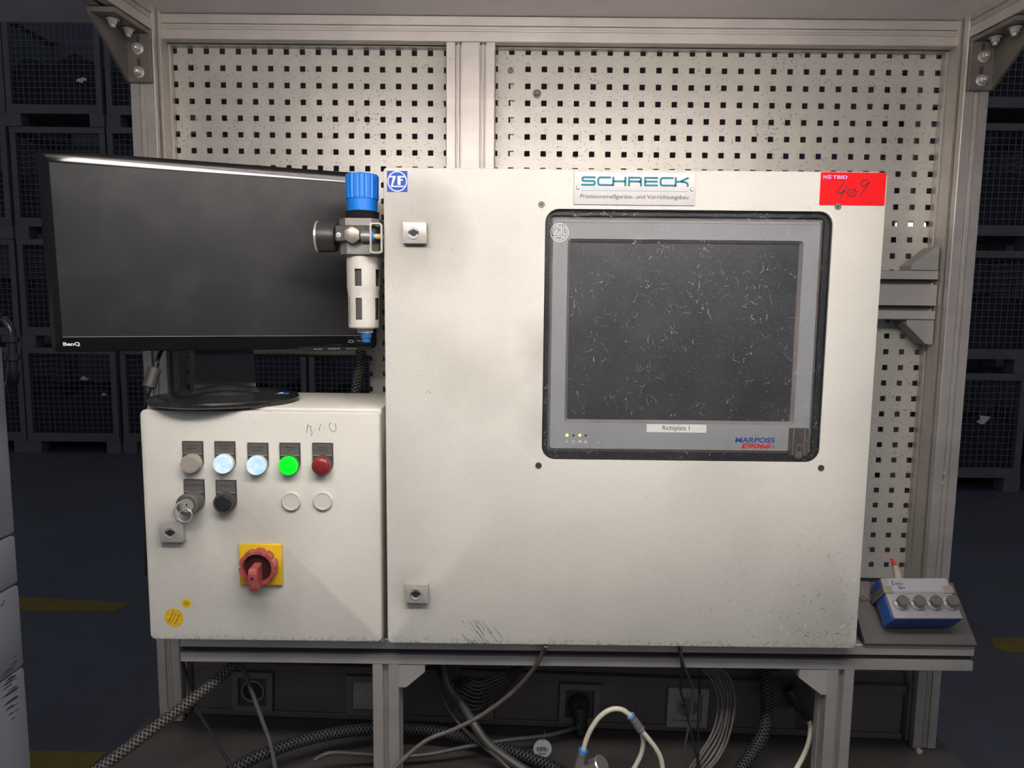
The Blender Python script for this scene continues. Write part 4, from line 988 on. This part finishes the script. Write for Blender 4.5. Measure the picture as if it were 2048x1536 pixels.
# stand
nk = MB().prism([(-.050,0),(.050,0),(.047,.085),(-.047,.085)], (0,.040,.004), (0,.062,.004), X1, Z1)
obj('neck', nk, GLOSS, mo, local=True)
n = 64; bs = MB(); A_, B_ = .119, .100
def ell(fx, fy, z, zb=0): return [(A_*fx*math.cos(2*math.pi*k/n), B_*fy*math.sin(2*math.pi*k/n)-.006, z) for k in range(n)]
loops = [ell(.96,.96,.0005), ell(1,1,.003), ell(1,1,.0075), ell(.985,.985,.010), ell(.72,.60,.0165), ell(.66,.52,.0165), ell(.55,.40,.0115), ell(.05,.05,.0185)]
V = [q for L in loops for q in L]; F = [tuple(reversed(range(n)))]
for L in range(len(loops)-1):
    for k in range(n): k2 = (k+1) % n; F.append((L*n+k,L*n+k2,(L+1)*n+k2,(L+1)*n+k))
F.append(tuple(range((len(loops)-1)*n, len(loops)*n))); bs.sharp = 12
sb = obj('stand_base', bs.add(V, F), mat('stand_gloss', (.012,.012,.012), .22, mott=(40,.5,(.045,.04,.035))), mo, local=True)
def bz_(x, y, h=.0006): f = math.hypot(x/A_, (y+.006)/B_); return (x, y, .0100+(.985-f)/.30*.0065+h)
setlabel(obj('base_sticker', MB().add([bz_(.076,-.050), bz_(.098,-.040), bz_(.103,-.020), bz_(.088,-.028)], [(0,1,2,3)]), mat('sticker_blue', (.02,.14,.50), .4), sb, local=True), 'small blue sticker on stand base')
obj('sticker_mark', MB().add([bz_(.082,-.044,.0012), bz_(.090,-.040,.0012), bz_(.093,-.032,.0012), bz_(.086,-.035,.0012)], [(0,1,2,3)]), WHITE, sb, local=True)
# monitor cable with ferrite
cb_ = thing('monitor_cable', (at(291,1150,-.10).x,-.10,at(291,1150,-.10).z), 'black monitor cable with ferrite bead hanging beside small cabinet', 'cable')
obj('cord', MB().tube([at(330,690,-.10), at(318,712,-.115), at(309,742,-.13), at(298,782,-.14), at(292,806,-.135), at(286,850,-.12), at(285,950,-.10), at(291,1060,-.10), at(291,1150,-.10)], .0034, 10), CABLEK, cb_)
fa, fb = at(309.5,736,-.127), at(297,776,-.139)
obj('ferrite', MB().cyl(fa, fb, .0105, 22, .0015), DARKP, cb_)
d_ = (fa-fb).normalized()
obj('strain_relief', MB().lathe([(.0062,0),(.0062,.002),(.0046,.0025),(.0060,.0035),(.0060,.0055),(.0044,.006),(.0056,.007),(.0054,.009),(.0036,.012)], fa, d_, 16).lathe([(.0062,0),(.0062,.002),(.0046,.0025),(.0060,.0035),(.0060,.0055),(.0044,.006),(.0056,.007),(.0054,.009),(.0036,.012)], fb, -d_, 16), CABLEK, cb_)
single('braided_hose', MB().tube([at(722,694,.02), at(720,730,.03), at(712,780,.04), at(706,830,.045), at(700,900,.05)], .0098, 14), BRAIDG, 'braided grey hose rising behind small cabinet towards the regulator', 'hose')

# ------------------------------------------------------------------ sloping tray and push-button box
TA = math.radians(45)
tn = Vector((0,-math.sin(TA),math.cos(TA))); tu = Vector((0,math.cos(TA),math.sin(TA))); tp = Vector((0,-.1885,.9985))
TLN = .105
tr = thing('tray', (.69,-.186,.9905), 'dark steel sloping tray beside the large cabinet', 'tray')
def tpt(x, s_, h=0): return tp+Vector((x,0,0))+tu*s_+tn*h
tm = MB(); prof = [(0,-.0095),(-.003,-.0085),(-.0045,-.005),(-.003,-.0015),(.001,0),(TLN,0),(TLN,-.0095)]
tm.prism(prof, tp+Vector((.589,0,0)), tp+Vector((.775,0,0)), tu, tn)
obj('tray_plate', tm, TRAY, tr)
obj('tray_back', MB().prism([(-.165,.9905),(TLN*math.cos(TA)-.1785,.9905),(TLN*math.cos(TA)-.1785,.9985+TLN*math.sin(TA)-.0105)], (.60,0,0), (.765,0,0), Y1, Z1), TRAY, tr)
hg = MB(); 
V = [tpt(.60,.070,.0003), tpt(.626,.070,.0003), tpt(.626,TLN,.0003), tpt(.60,TLN,.0003)]
obj('hinge_plate', MB().add(V+[q+tn*.0022 for q in V], [(0,1,2,3),(4,5,6,7),(0,1,5,4),(1,2,6,5),(2,3,7,6),(3,0,4,7)]), BRKT, tr)
for x in (.605,.6155):
    obj('hinge_screw', MB().lathe([(.0042,0),(.0042,.0025),(.0018,.0028),(.0016,.001)], tpt(x,.0755,.0025), tn, 16), BRKT, tr)
# button box (local: x right, y up the slope, z off the tray)
pc_ = on_plane(1842, 1195, tp+tn*.053, tn)
bp = pc_-tn*.053
eb = thing('button_box', bp, 'blue enclosure with grey lid and four metal push buttons on the tray', 'push button box', rot=(TA,0,math.radians(1.5)))
bw2, bh2 = .0575, .0355
obj('enclosure', MB().box(-bw2,bw2,-bh2,bh2,.0105,.0455,.0025,2), BOXBLUE, eb, local=True)
ld_ = obj('lid', MB().box(-bw2+.0008,bw2-.0008,-bh2+.0008,bh2-.0008,.0455,.0515,.0015,2), BOXGREY, eb, local=True)
for x in (-.045, .045):
    for y in (-.028, .028): obj('foot_pin', MB().lathe([(.0038,0),(.0038,.0106)], (x,y,0.0001), Z1, 14), BRASS if y < 0 else BLACKP, eb, local=True)
RT = Matrix.Rotation(-math.pi/2, 4, 'X')   # XZ drawing plane -> lid plane
def lidxf(mb): mb.v = [Vector((q.x, q.z, .0515-q.y)) for q in mb.v]; return mb
obj('writing_strip', MB().box(-bw2+.010,bw2-.002,(.0105),bh2-.002,.0515,.0518), mat('strip_pale', (.28,.28,.305), .45), ld_, local=True)
t_ = MB(); t_.box(-bw2+.014,.028,-.0003,0,.0070,.0083); obj('strip_line', lidxf(t_), GREYMETAL, ld_, local=True)
ew = MB(); EXs = lambda a_: -.040+a_*.001
for L in ([(4,8),(0,8),(-.5,4.5),(-1,1),(3.5,1)], [(-.5,4.5),(3,4.8)], [(8,4.5),(6,4.8),(5,2.8),(6.2,1.4),(8,3),(8.2,4.5),(8.6,1.2)], [(12.5,4.8),(10.8,4.8),(10.6,3.6),(12.2,2.6),(11.8,1.4),(10.2,1.4)], [(14,4.6),(15,2.2)], [(16.8,4.6),(15,1.2),(14,-1)],
          [(9,-2),(9,-6.6),(11,-6.4),(11.6,-5),(9.2,-4.4),(11,-3.4),(10.4,-2),(9,-2)], [(14.2,-3.6),(12.6,-4.4),(13,-6.4),(14.8,-5.8),(14.2,-3.6)], [(16,-3.4),(18.4,-6.6)], [(18.4,-3.4),(16,-6.6)]):
    ew.ribbon([(EXs(a_), .0215+b_*.001*.9) for a_, b_ in L], .0009, -.0003, -.0005)
obj('handwriting', lidxf(ew), INK, ld_, local=True)
for k in range(4):
    x = -.0405+k*.0275; y = -.0105
    nb = obj('metal_push_button', MB().lathe([(.0112,0),(.0112,.004),(.0104,.0052),(.0090,.0052)], (x,y,.0515), Z1, 32), STEEL, eb, local=True)
    obj('button_neck', MB().lathe([(.0080,0),(.0080,.006),(.0092,.0065),(.0092,.0120),(.0085,.0128)], (x,y,.0565), Z1, 30), mat('dull_nickel', (.27,.25,.23), .32, .75), nb, local=True)
for s_ in (-1, 1):
    x0, x1 = (-bw2-.0018, -bw2+.0135) if s_ < 0 else (bw2-.0165, bw2+.0018)
    cl_ = obj('clip', MB().box(x0, x1, .0075, .0205, .0518, .0535, .0006), mat('clip_metal', (.40,.36,.29), .35, .6), eb, local=True)
    xx = -bw2-.0018 if s_ < 0 else bw2+.0003
    obj('clip_side', MB().box(xx, xx+.0015, .0075, .0205, .004, .0525), BRKT, cl_, local=True)
# cable plug behind the box
cpg = thing('cable_plug', at(1795,1160,-.07), 'clear cable plug with red banded tip behind the blue box', 'plug')
q0, q1, q2 = at(1797,1166,-.075), at(1790,1133,-.055), at(1784,1118,-.045)
obj('sleeve', MB().tube([q0, (q0+q1)/2+Vector((.001,0,.001)), q1], lambda t: .0078-.0024*t, 16, 5), mat('clear_sleeve', (.42,.38,.31), .25), cpg)
obj('red_tip', MB().tube([q1, (q1+q2)/2, q2], lambda t: .0050-.0020*t+.0006*math.sin(20*t), 14, 8), mat('tip_red', (.62,.06,.06), .4), cpg)
obj('pin', MB().cyl(q2, q2+(q2-q1).normalized()*.006, .0012, 10), BRASS, cpg)

# ------------------------------------------------------------------ worktop, trunking and sockets
SL = math.atan(.0255)
wt = thing('worktop', (.075,0,.7035), 'dark stained table top under the cable trunking', 'table', rot=(0,SL,0))
obj('table_top', MB().box(-.80,.80,-.55,.25,-.035,0,.003), WORKTOP, wt, local=True)
for x in (-.70,.70):
    for y in (-.50,.20): obj('leg', MB().box(x-.03,x+.03,y-.03,y+.03,-.66 if x > 0 else -.7,-.036), BRKT, wt, local=True)
tk = thing('cable_trunking', (.075,.045,.7035), 'grey wall cable trunking running between the uprights', 'trunking', rot=(0,SL,0))
TY = -.013   # local front face
obj('base_channel', MB().box(-.715,.715,TY+.006,.040,.001,.1125), TRUNK, tk, local=True)
obj('lower_lip', MB().box(-.715,.715,TY-.004,TY+.006,.0015,.0125,.001), TRUNK, tk, local=True)
obj('upper_lip', MB().box(-.715,.715,TY-.004,TY+.006,.0985,.1130,.001), TRUNK, tk, local=True)
obj('upper_rail', MB().box(-.715,.715,TY+.008,.03,.1130,.135,.001), TRUNK, tk, local=True)
SK = [-.595, -.366, -.150, .0615, .2785]
xs_ = [-.715]+[v for c_ in SK for v in (c_-.0412, c_+.0412)]+[.50]
for i in range(0, len(xs_), 2): obj('cover_plate', MB().box(xs_[i], xs_[i+1], TY, TY+.006, .0127, .0983, .0008), TRUNK, tk, local=True)
obj('cover_plate', MB().box(.57, .712, TY, TY+.006, .0127, .0983, .0008), TRUNK, tk, local=True)
obj('end_block', MB().box(.50, .57, TY+.002, .02, .0127, .0983, .001), DARKP, tk, local=True)
def socket(x, kind):
    z0, z1 = .0137, .0960; zc = (z0+z1)/2
    fm = SOCKW if kind == 'white' else SOCK
    s_ = obj('socket_outlet', frame_mb(rrect(x-.0405,x+.0405,z0,z1,.002), rrect(x-.0285,x+.0285,zc-.0295,zc+.0295,.003), TY-.009, TY+.004), fm, tk, local=True)
    if kind == 'flap':
        obj('flap', MB().box(x-.0280,x+.0280,TY-.007,TY-.002,zc-.029,zc+.0275,.001), SOCKW, s_, local=True)
    else:
        m2 = fm if kind == 'white' else DARKP
        obj('socket_insert', frame_mb(rrect(x-.0283,x+.0283,zc-.0293,zc+.0293,.003,6), [(x+.0205*math.cos(2*math.pi*k/28+.785-.0), zc+.0205*math.sin(2*math.pi*k/28+.785)) for k in range(-3,25)], TY-.0075, TY+.004) if False else MB().box(x-.0283,x+.0283,TY-.004,TY+.003,zc-.0293,zc+.0293,.001), m2, s_, local=True)
        obj('socket_rim', MB().lathe([(.0225,0),(.0225,.0022),(.0205,.0022),(.0205,.0004)], (x,TY-.004,zc), (0,-1,0), 36, cap1=False), SOCKW if kind != 'plug' else DARKP, s_, local=True)
        obj('socket_well', MB().lathe([(.0205,0),(.0205,.0004)], (x,TY-.004,zc), (0,-1,0), 36), SOCK if kind == 'white' else BLACKP, s_, local=True)
        obj('pin_hole', MB().lathe([(.0028,0),(.0028,.0004)], (x-.0095,TY-.0044,zc+.002), (0,-1,0), 12).lathe([(.0028,0),(.0028,.0004)], (x+.0095,TY-.0044,zc+.002), (0,-1,0), 12), INK, s_, local=True)
    return s_
for x, k in zip(SK, ('dark','flap','dark','plug','white')): socket(x, k)
# power plug in the fourth outlet
pw = thing('power_plug', at(1157,1440,-.01), 'black angled mains plug pushed into trunking outlet', 'plug')
pm = at(1157,1408,.02)
obj('plug_body', MB().lathe([(.0195,0),(.0205,.012),(.0200,.024),(.016,.030)], (pm.x,.0265,pm.z), (0,-1,0), 28), BLACKP, pw)
obj('plug_shank', MB().tube([(pm.x,.004,pm.z), (pm.x+.002,-.006,pm.z-.02), (pm.x+.003,-.012,pm.z-.042)], lambda t: .0165-.006*t, 16), BLACKP, pw)
obj('grommet', MB().lathe([(.0085,0),(.0085,.005),(.005,.006)], at(1158,1452,-.013), (-.9,-.3,-.25), 20), CABLEG, pw)

# ------------------------------------------------------------------ cables and hoses below the beam
def cable(pts, r, m, label, cat='cable', name='cable', n=9):
    return single(name, MB().tube([at(*p) for p in pts], r, n), m, label, cat)
cable([(474,1322,-.10),(440,1355,-.13),(400,1387,-.155),(350,1425,-.185),(300,1462,-.215),(250,1500,-.24),(185,1548,-.27)], .0098, BRAIDG, 'grey braided hose running diagonally across the left upright foot', 'hose', 'braided_hose', 16)
cable([(440,1556,-.2),(500,1520,-.18),(560,1496,-.15),(620,1477,-.12),(690,1463,-.09),(760,1457,-.07),(830,1458,-.06),(900,1467,-.06),(980,1488,-.08),(1060,1515,-.10),(1140,1550,-.12)], .0105, BRAIDK, 'black braided hose lying across the table behind front leg', 'hose', 'braided_hose', 16)
cable([(1528,1330,-.05),(1533,1375,-.06),(1534,1420,-.07),(1527,1465,-.09),(1505,1505,-.11),(1472,1550,-.14)], .0112, BRAIDK, 'black braided hose hanging between cable coil and connector', 'hose', 'braided_hose', 16)
cable([(364,1322,-.15),(374,1355,-.145),(383,1392,-.15),(397,1425,-.17),(420,1462,-.2),(444,1502,-.23),(470,1550,-.26)], .0030, CABLEK, 'thin black cable hanging in front of the left braided hose')
cable([(482,1322,-.12),(492,1352,-.12),(507,1393,-.13),(524,1440,-.15),(541,1490,-.17),(553,1550,-.2)], .0040, CABLEG, 'grey cable hanging in front of dark socket outlet')
cable([(628,1520,-.16),(660,1506,-.15),(720,1508,-.13),(800,1512,-.12),(860,1508,-.11),(930,1494,-.10),(1010,1481,-.08),(1090,1472,-.05),(1130,1462,-.03),(1157,1453,-.014)], .0040, CABLEG, 'grey mains lead running along the table to the black plug')
cable([(1092,1292,-.212),(1085,1305,-.2),(1074,1328,-.192),(1042,1368,-.17),(1000,1405,-.16),(950,1438,-.16),(900,1462,-.165),(860,1477,-.17),(825,1502,-.18),(775,1550,-.2)], .0038, CABLEB, 'brown-grey cable sweeping from cabinet underside down past front leg')
cable([(887,1320,-.06),(893,1360,-.07),(905,1385,-.08),(922,1405,-.09),(943,1440,-.10),(970,1480,-.12),(1005,1510,-.13),(1065,1550,-.15)], .0080, CABLEG, 'thick grey cable trunk bundle bending down onto the table')
cable([(872,1320,-.04),(878,1370,-.045),(895,1415,-.055),(925,1455,-.075),(960,1487,-.11),(1000,1520,-.145),(1030,1550,-.165)], .0034, CABLEG, 'slim grey cable crossing beneath the thick grey bundle')
def coil(paths, r, m, label, name='cable_coil'):
    mb = MB()
    for P in paths: mb.tube([at(*p) for p in P], r, 8)
    return single(name, mb, m, label, 'cable coil')
coil([[(893-k*4,1320,-.05-.004*k),(897-k*2,1360,-.055),(918+k*3,1398-k*7,-.06-.004*k),(958,1412-k*8,-.06-.005*k),(1000+k*2,1392-k*8,-.06-.004*k),(1030+k*2,1358-k*5,-.06),(1052+k*2,1322,-.06)] for k in range(7)], .0026, CABLEK, 'black cable coil hanging in loops under the beam')
coil([[(884+k*7,1320,-.06-.006*(k % 2)),(886+k*7,1350+k*2,-.065),(893+k*5,1385+k*2,-.07),(914+k*2,1408,-.085)] for k in range(6)], .0030, CABLEG, 'bunch of thin grey leads gathered into thick bundle', 'cable_bunch')
coil([[(1380+k*2,1328,-.06),(1408+k*7+(k*5%3),1342-k*.5,-.07-.006*k),(1430+k*7,1372,-.075-.006*(k%3)),(1436+k*6+(k*7%4),1415,-.08-.007*(k%2)),(1426+k*6,1462+k*3,-.09-.006*(k%2)),(1403+k*6.5-(k*3%4),1502+k*4,-.11),(1370+k*7,1550,-.13-.006*(k%2))] for k in range(6)], .0022, CABLEL, 'light grey cable coil hanging in long loops beside white socket', 'cable_coil')
cable([(1356,1292,-.212),(1362,1315,-.205),(1364,1345,-.19),(1361,1380,-.17),(1370,1410,-.16),(1380,1455,-.16),(1390,1500,-.16),(1404,1550,-.16)], .0022, CABLEK, 'thin black wire dropping in front of white socket')
cable([(1362,1292,-.212),(1364,1318,-.205),(1373,1345,-.19),(1385,1375,-.17),(1383,1420,-.16),(1376,1460,-.16),(1370,1500,-.16),(1378,1550,-.16)], .0022, CABLEG, 'thin grey wire looping in front of white socket')
cable([(1399,1325,-.12),(1399,1380,-.12),(1396,1440,-.13),(1397,1500,-.14),(1392,1550,-.15)], .0020, CABLEK, 'thin black wire hanging straight beside white socket')
# connector with cream lead
cn = thing('cable_connector', at(1615,1445,-.05), 'dark round connector on cream lead near the gusset', 'connector')
ca_, cb2 = at(1578,1378,-.04), at(1618,1440,-.06)
dd = (cb2-ca_)
obj('connector_shell', MB().lathe([(.012,0),(.0145,.004),(.0145,.022),(.0115,.024),(.0115,.040),(.0085,.042),(.0085,dd.length-.006),(.0055,dd.length)], ca_, dd, 24), BLACKP, cn)
obj('mounting_block', MB().box(ca_.x-.03, ca_.x+.05, ca_.y+.012, ca_.y+.03, ca_.z-.045, ca_.z+.02, .002), DARKP, cn)
obj('cream_lead', MB().tube([cb2-dd*.03, at(1621,1455,-.065), at(1617,1485,-.08), at(1605,1515,-.10), at(1580,1560,-.13)], .0043, 10), TUBEW, cn)
# pneumatic tubes, fittings and valve
pnY = -.17
pv = thing('pneumatic_valve', at(1180,1560,pnY), 'round metal pneumatic valve with cream tubes and blue rings', 'valve')
v0, v1 = at(1166,1503,pnY), at(1157,1535,pnY)
obj('valve_body', MB().cyl(at(1188,1537,pnY-.02), at(1205,1528,pnY-.028), .0165, 28, .002).cyl(at(1165,1545,pnY), at(1192,1535,pnY-.01), .012, 20, .001), mat('valve_nickel', (.55,.51,.48), .28, .85), pv)
obj('push_fitting', MB().cyl(v1, v0, .0078, 22, .001), GREYMETAL, pv)
obj('blue_ring', MB().cyl(v0, v0+(v0-v1).normalized()*.004, .0082, 22, .0008), KNOBBLUE, pv)
pt = thing('pneumatic_tube', at(1167,1500,pnY), 'cream pneumatic tube arching from valve to joint fitting', 'tube')
obj('tube', MB().tube([v0, at(1171,1484,pnY), at(1182,1458,pnY), at(1200,1433,pnY), at(1222,1419,pnY), at(1243,1419,pnY), at(1258,1429,pnY), at(1263,1434,pnY)], .0044, 12), TUBEW, pt)
f0, f1 = at(1261,1431,pnY), at(1283,1461,pnY); fd = (f1-f0)
obj('joint_fitting', MB().lathe([(.0060,0),(.0064,.003),(.0064,.009),(.0072,.0095),(.0072,.013),(.0058,.0135),(.0058,.016),(.0074,.0165),(.0074,fd.length-.004),(.0064,fd.length)], f0, fd, 22), GREYMETAL, pt)
obj('blue_ring', MB().lathe([(.0070,0),(.0075,.001),(.0075,.0035),(.0068,.004)], f0-fd.normalized()*.0015, fd, 20), mat('ring_blue', (.12,.25,.55), .4), pt)
obj('blue_ring', MB().lathe([(.0076,0),(.0076,.003)], f1-fd.normalized()*.006, fd, 20), mat('ring_violet', (.20,.18,.36), .4), pt)
obj('outlet_tube', MB().tube([f1-fd*.05, at(1298,1479,pnY), at(1313,1499,pnY), at(1323,1522,pnY), at(1327,1560,pnY)], .0043, 12), TUBEW, pt)
obj('outlet_tube', MB().tube([f1-fd*.1+Vector((0,.008,0)), at(1286,1478,pnY+.012), at(1285,1498,pnY+.015), at(1277,1520,pnY+.015), at(1255,1560,pnY+.012)], .0042, 12), TUBEW, pt)
# round inventory tag
tg = at(1085,1497,-.10); ta = thing('round_tag', (tg.x,tg.y,tg.z-.017), 'small round white tag printed with bars hanging by grey lead', 'tag')
obj('disc', MB().lathe([(.0168,0),(.0168,.0008)], tg, (0,-1,.12), 36), mat('tag_grey', (.30,.31,.34), .5), ta)
tgp = MB()
for k in range(9): x = -.010+k*.0022; tgp.ribbon([(tg.x+x, tg.z+.006-abs(k-4)*.0006), (tg.x+x+.001, tg.z-.004)], .0007+.0006*(k % 3 == 0), tg.y-.0022, tg.y-.0026)
tgp.ribbon([(tg.x-.008, tg.z-.0075), (tg.x+.006, tg.z-.0095)], .0012, tg.y-.0022, tg.y-.0026)
obj('tag_print', tgp, INK, ta)
obj('loop', MB().tube([tg+Vector((0,-.001,.016)), tg+Vector((.004,.003,.022)), tg+Vector((.003,.008,.028))], .0006, 6), CABLEK, ta)
